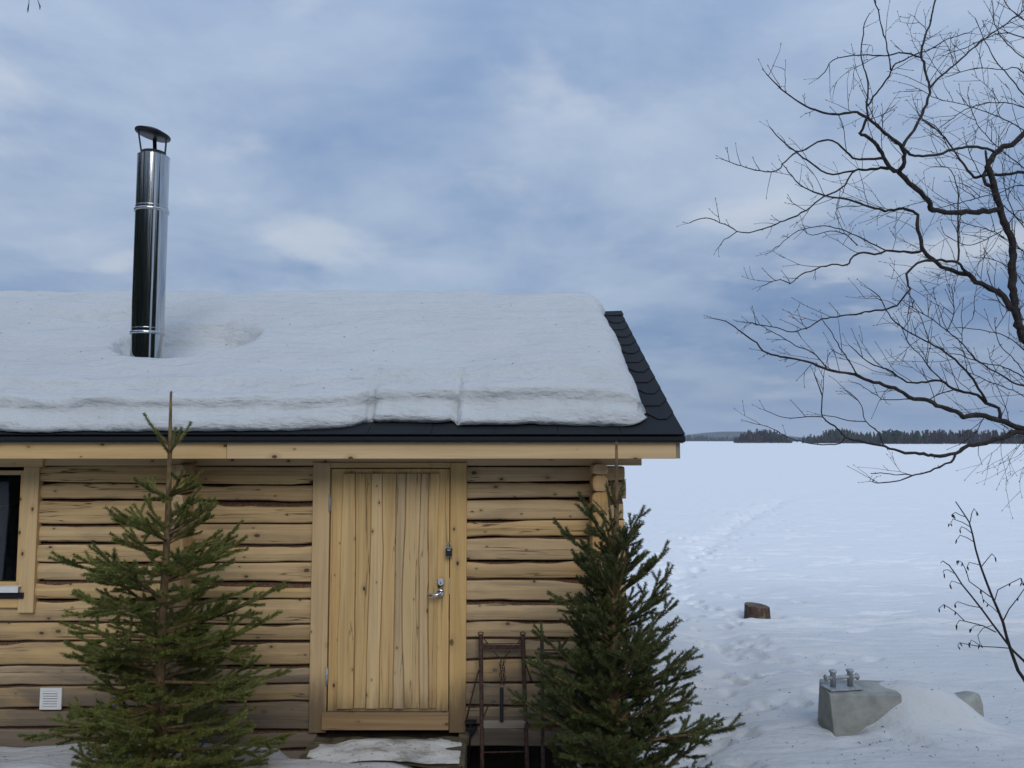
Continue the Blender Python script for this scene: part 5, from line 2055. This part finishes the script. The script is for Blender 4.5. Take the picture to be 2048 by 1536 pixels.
u = lambda x, y: (1820 + x / 3.842, 1000 + y / 3.84)
stemline('stem', [(2152, 1580), (2090, 1430), (2048, 1358), u(830, 1310), u(780, 1170), u(745, 1060), u(715, 940), u(670, 830), u(630, 740), u(580, 610), u(540, 500), u(505, 380), u(480, 260), u(455, 170),
                  u(400, 85), u(350, 12)], 7.5, 1.8, YAL, -0.2)
stemline('stem', [(2154, 1580), (2115, 1410), (2048, 1322), u(790, 1155), u(735, 1085), u(640, 960), u(560, 850), u(470, 735), u(400, 650), u(350, 570), u(300, 500), u(250, 468), u(236, 485)], 5.5, 1.6, YAL, 0.2)
side = [([(715, 930), (760, 840), (830, 750), (880, 680), (930, 640)], 2.6), ([(650, 775), (675, 690), (770, 640), (850, 600), (868, 630)], 2.0),
        ([(550, 510), (590, 460), (630, 412), (650, 435)], 1.8), ([(540, 500), (500, 490), (455, 478), (440, 510)], 1.6),
        ([(495, 325), (440, 290), (385, 270), (365, 300)], 1.7), ([(475, 255), (430, 220), (395, 205), (385, 225)], 1.7),
        ([(462, 205), (400, 170), (330, 145), (312, 180)], 1.7), ([(425, 130), (385, 115), (350, 95), (325, 110)], 1.7),
        ([(462, 170), (475, 100), (492, 66), (510, 90)], 1.7), ([(620, 745), (530, 680), (455, 625), (430, 540), (400, 480), (370, 465)], 2.2),
        ([(780, 1140), (660, 1130), (540, 1125), (450, 1110), (380, 1095), (365, 1125)], 2.2), ([(660, 1015), (560, 965), (420, 930), (350, 860), (260, 802), (225, 830)], 2.4),
        ([(420, 930), (380, 925), (355, 960)], 1.5), ([(560, 830), (450, 810), (365, 780), (345, 800)], 1.8), ([(640, 960), (560, 985), (520, 1040), (540, 1110)], 1.4),
        ([(560, 965), (500, 965), (468, 990)], 1.3), ([(400, 650), (350, 630), (320, 622), (308, 645)], 1.4), ([(350, 570), (290, 535), (260, 540), (254, 560)], 1.4),
        ([(540, 1125), (500, 1090), (470, 1075), (462, 1095)], 1.2), ([(690, 880), (640, 830), (600, 800), (560, 760), (545, 690)], 1.5)]
for px_, w_ in side:
    pts = stemline('side_twig', [u(*e) for e in px_], w_, 1.2, YAL - 0.05 + rb.gauss(0, 0.03), rb.gauss(0, 0.08))
    for q in range(rb.choice((1, 2, 2, 3))):
        catkin(pts[-1] + Vector((rb.gauss(0, 0.004), rb.gauss(0, 0.004), 0)), rb.uniform(0.018, 0.034))
    if len(pts) > 4:
        catkin(pts[-3], 0.022)
        catkin(pts[-2] + Vector((0.003, 0, 0)), 0.026)

# ------------------------------------------------------------------ litter on the snow
lit = MB()
rl = random.Random(8)


def fleck(p, L, w):
    a = rl.uniform(0, 6.28)
    d = Vector((math.cos(a), math.sin(a), rl.uniform(-0.1, 0.3))) * L
    s_ = Vector((-math.sin(a), math.cos(a), 0)) * w
    n = len(lit.v)
    lit.v.extend([tuple(p - s_), tuple(p + s_ * 0.5), tuple(p + d + s_), tuple(p + d * 0.5 + Vector((0, 0, w * 1.5)))])
    lit.face((n, n + 1, n + 2, n + 3))
    lit.face((n, n + 1, n + 3))


for q in range(170):                       # on the roof snow
    i = rl.randrange(5, len(ux) - 2)
    k = rl.randrange(2, len(FP) + 60)
    if rl.random() < 0.45:
        k = rl.randrange(len(FP) + 3, len(FP) + 40)
    fleck(Vector(SV[i, k]) + Vector((0, -0.002, 0.003)), rl.uniform(0.006, 0.022), rl.uniform(0.0012, 0.003))
for q in range(260):
    c = on_ground(rl.uniform(1290, 2040), 1120 + 410 * rl.random() ** 0.6)
    if c.y > 11:
        continue
    fleck(Vector((c.x, c.y, gz_at(c.x, c.y) + 0.004)), rl.uniform(0.008, 0.03), rl.uniform(0.0015, 0.005))
for q in range(120):
    x, y = rl.uniform(-3.5, -0.3), rl.uniform(4.7, 5.3)
    fleck(Vector((x, y, gz_at(x, y) + 0.004)), rl.uniform(0.006, 0.02), rl.uniform(0.001, 0.003))
o = lit.build('needle_litter', M['litter'])
tag(o, 'needles and bark flecks scattered on the snow', 'litter', None, 'stuff')

# ------------------------------------------------------------------ the wood behind the photographer (mirrored in the flue pipe)
mb = MB()
rw = random.Random(12)
for k in range(280):
    a = rw.uniform(-2.3, 1.52)                 # round the back, from the left side to the right
    if 0.66 < a < 0.98:                        # gap shaped so a light streak mirrors in the flue pipe
        continue
    d = rw.uniform(24, 42)
    x, y = d * math.sin(a), -d * math.cos(a)
    far_tree(mb, x, y, 0.3, rw.uniform(12, 17), 0, rw)
    mb.tube([(x, y, 0), (x, y, 4)], 0.13, 5, 1, False)
o = mb.build('shore_wood', FM)
tag(o, 'dark spruce wood on the shore, mirrored in the flue pipe', 'trees', None, 'stuff')

# ------------------------------------------------------------------ air
mb = MB()
mb.box((-5200, -400, LAKE - 2.6), (5200, 4000, 60))
hm = bpy.data.materials.new('air')
hm.use_nodes = True
ht = hm.node_tree
ht.nodes.clear()
pv = ht.nodes.new('ShaderNodeVolumePrincipled')
pv.inputs['Color'].default_value = (0.80, 0.88, 1.0, 1)
pv.inputs['Density'].default_value = 0.00010
pv.inputs['Anisotropy'].default_value = 0.2
ho = ht.nodes.new('ShaderNodeOutputMaterial')
ht.links.new(pv.outputs[0], ho.inputs['Volume'])
hz = mb.build('haze', hm)
tag(hz, 'thin blue haze over the lake', None, None, 'stuff')
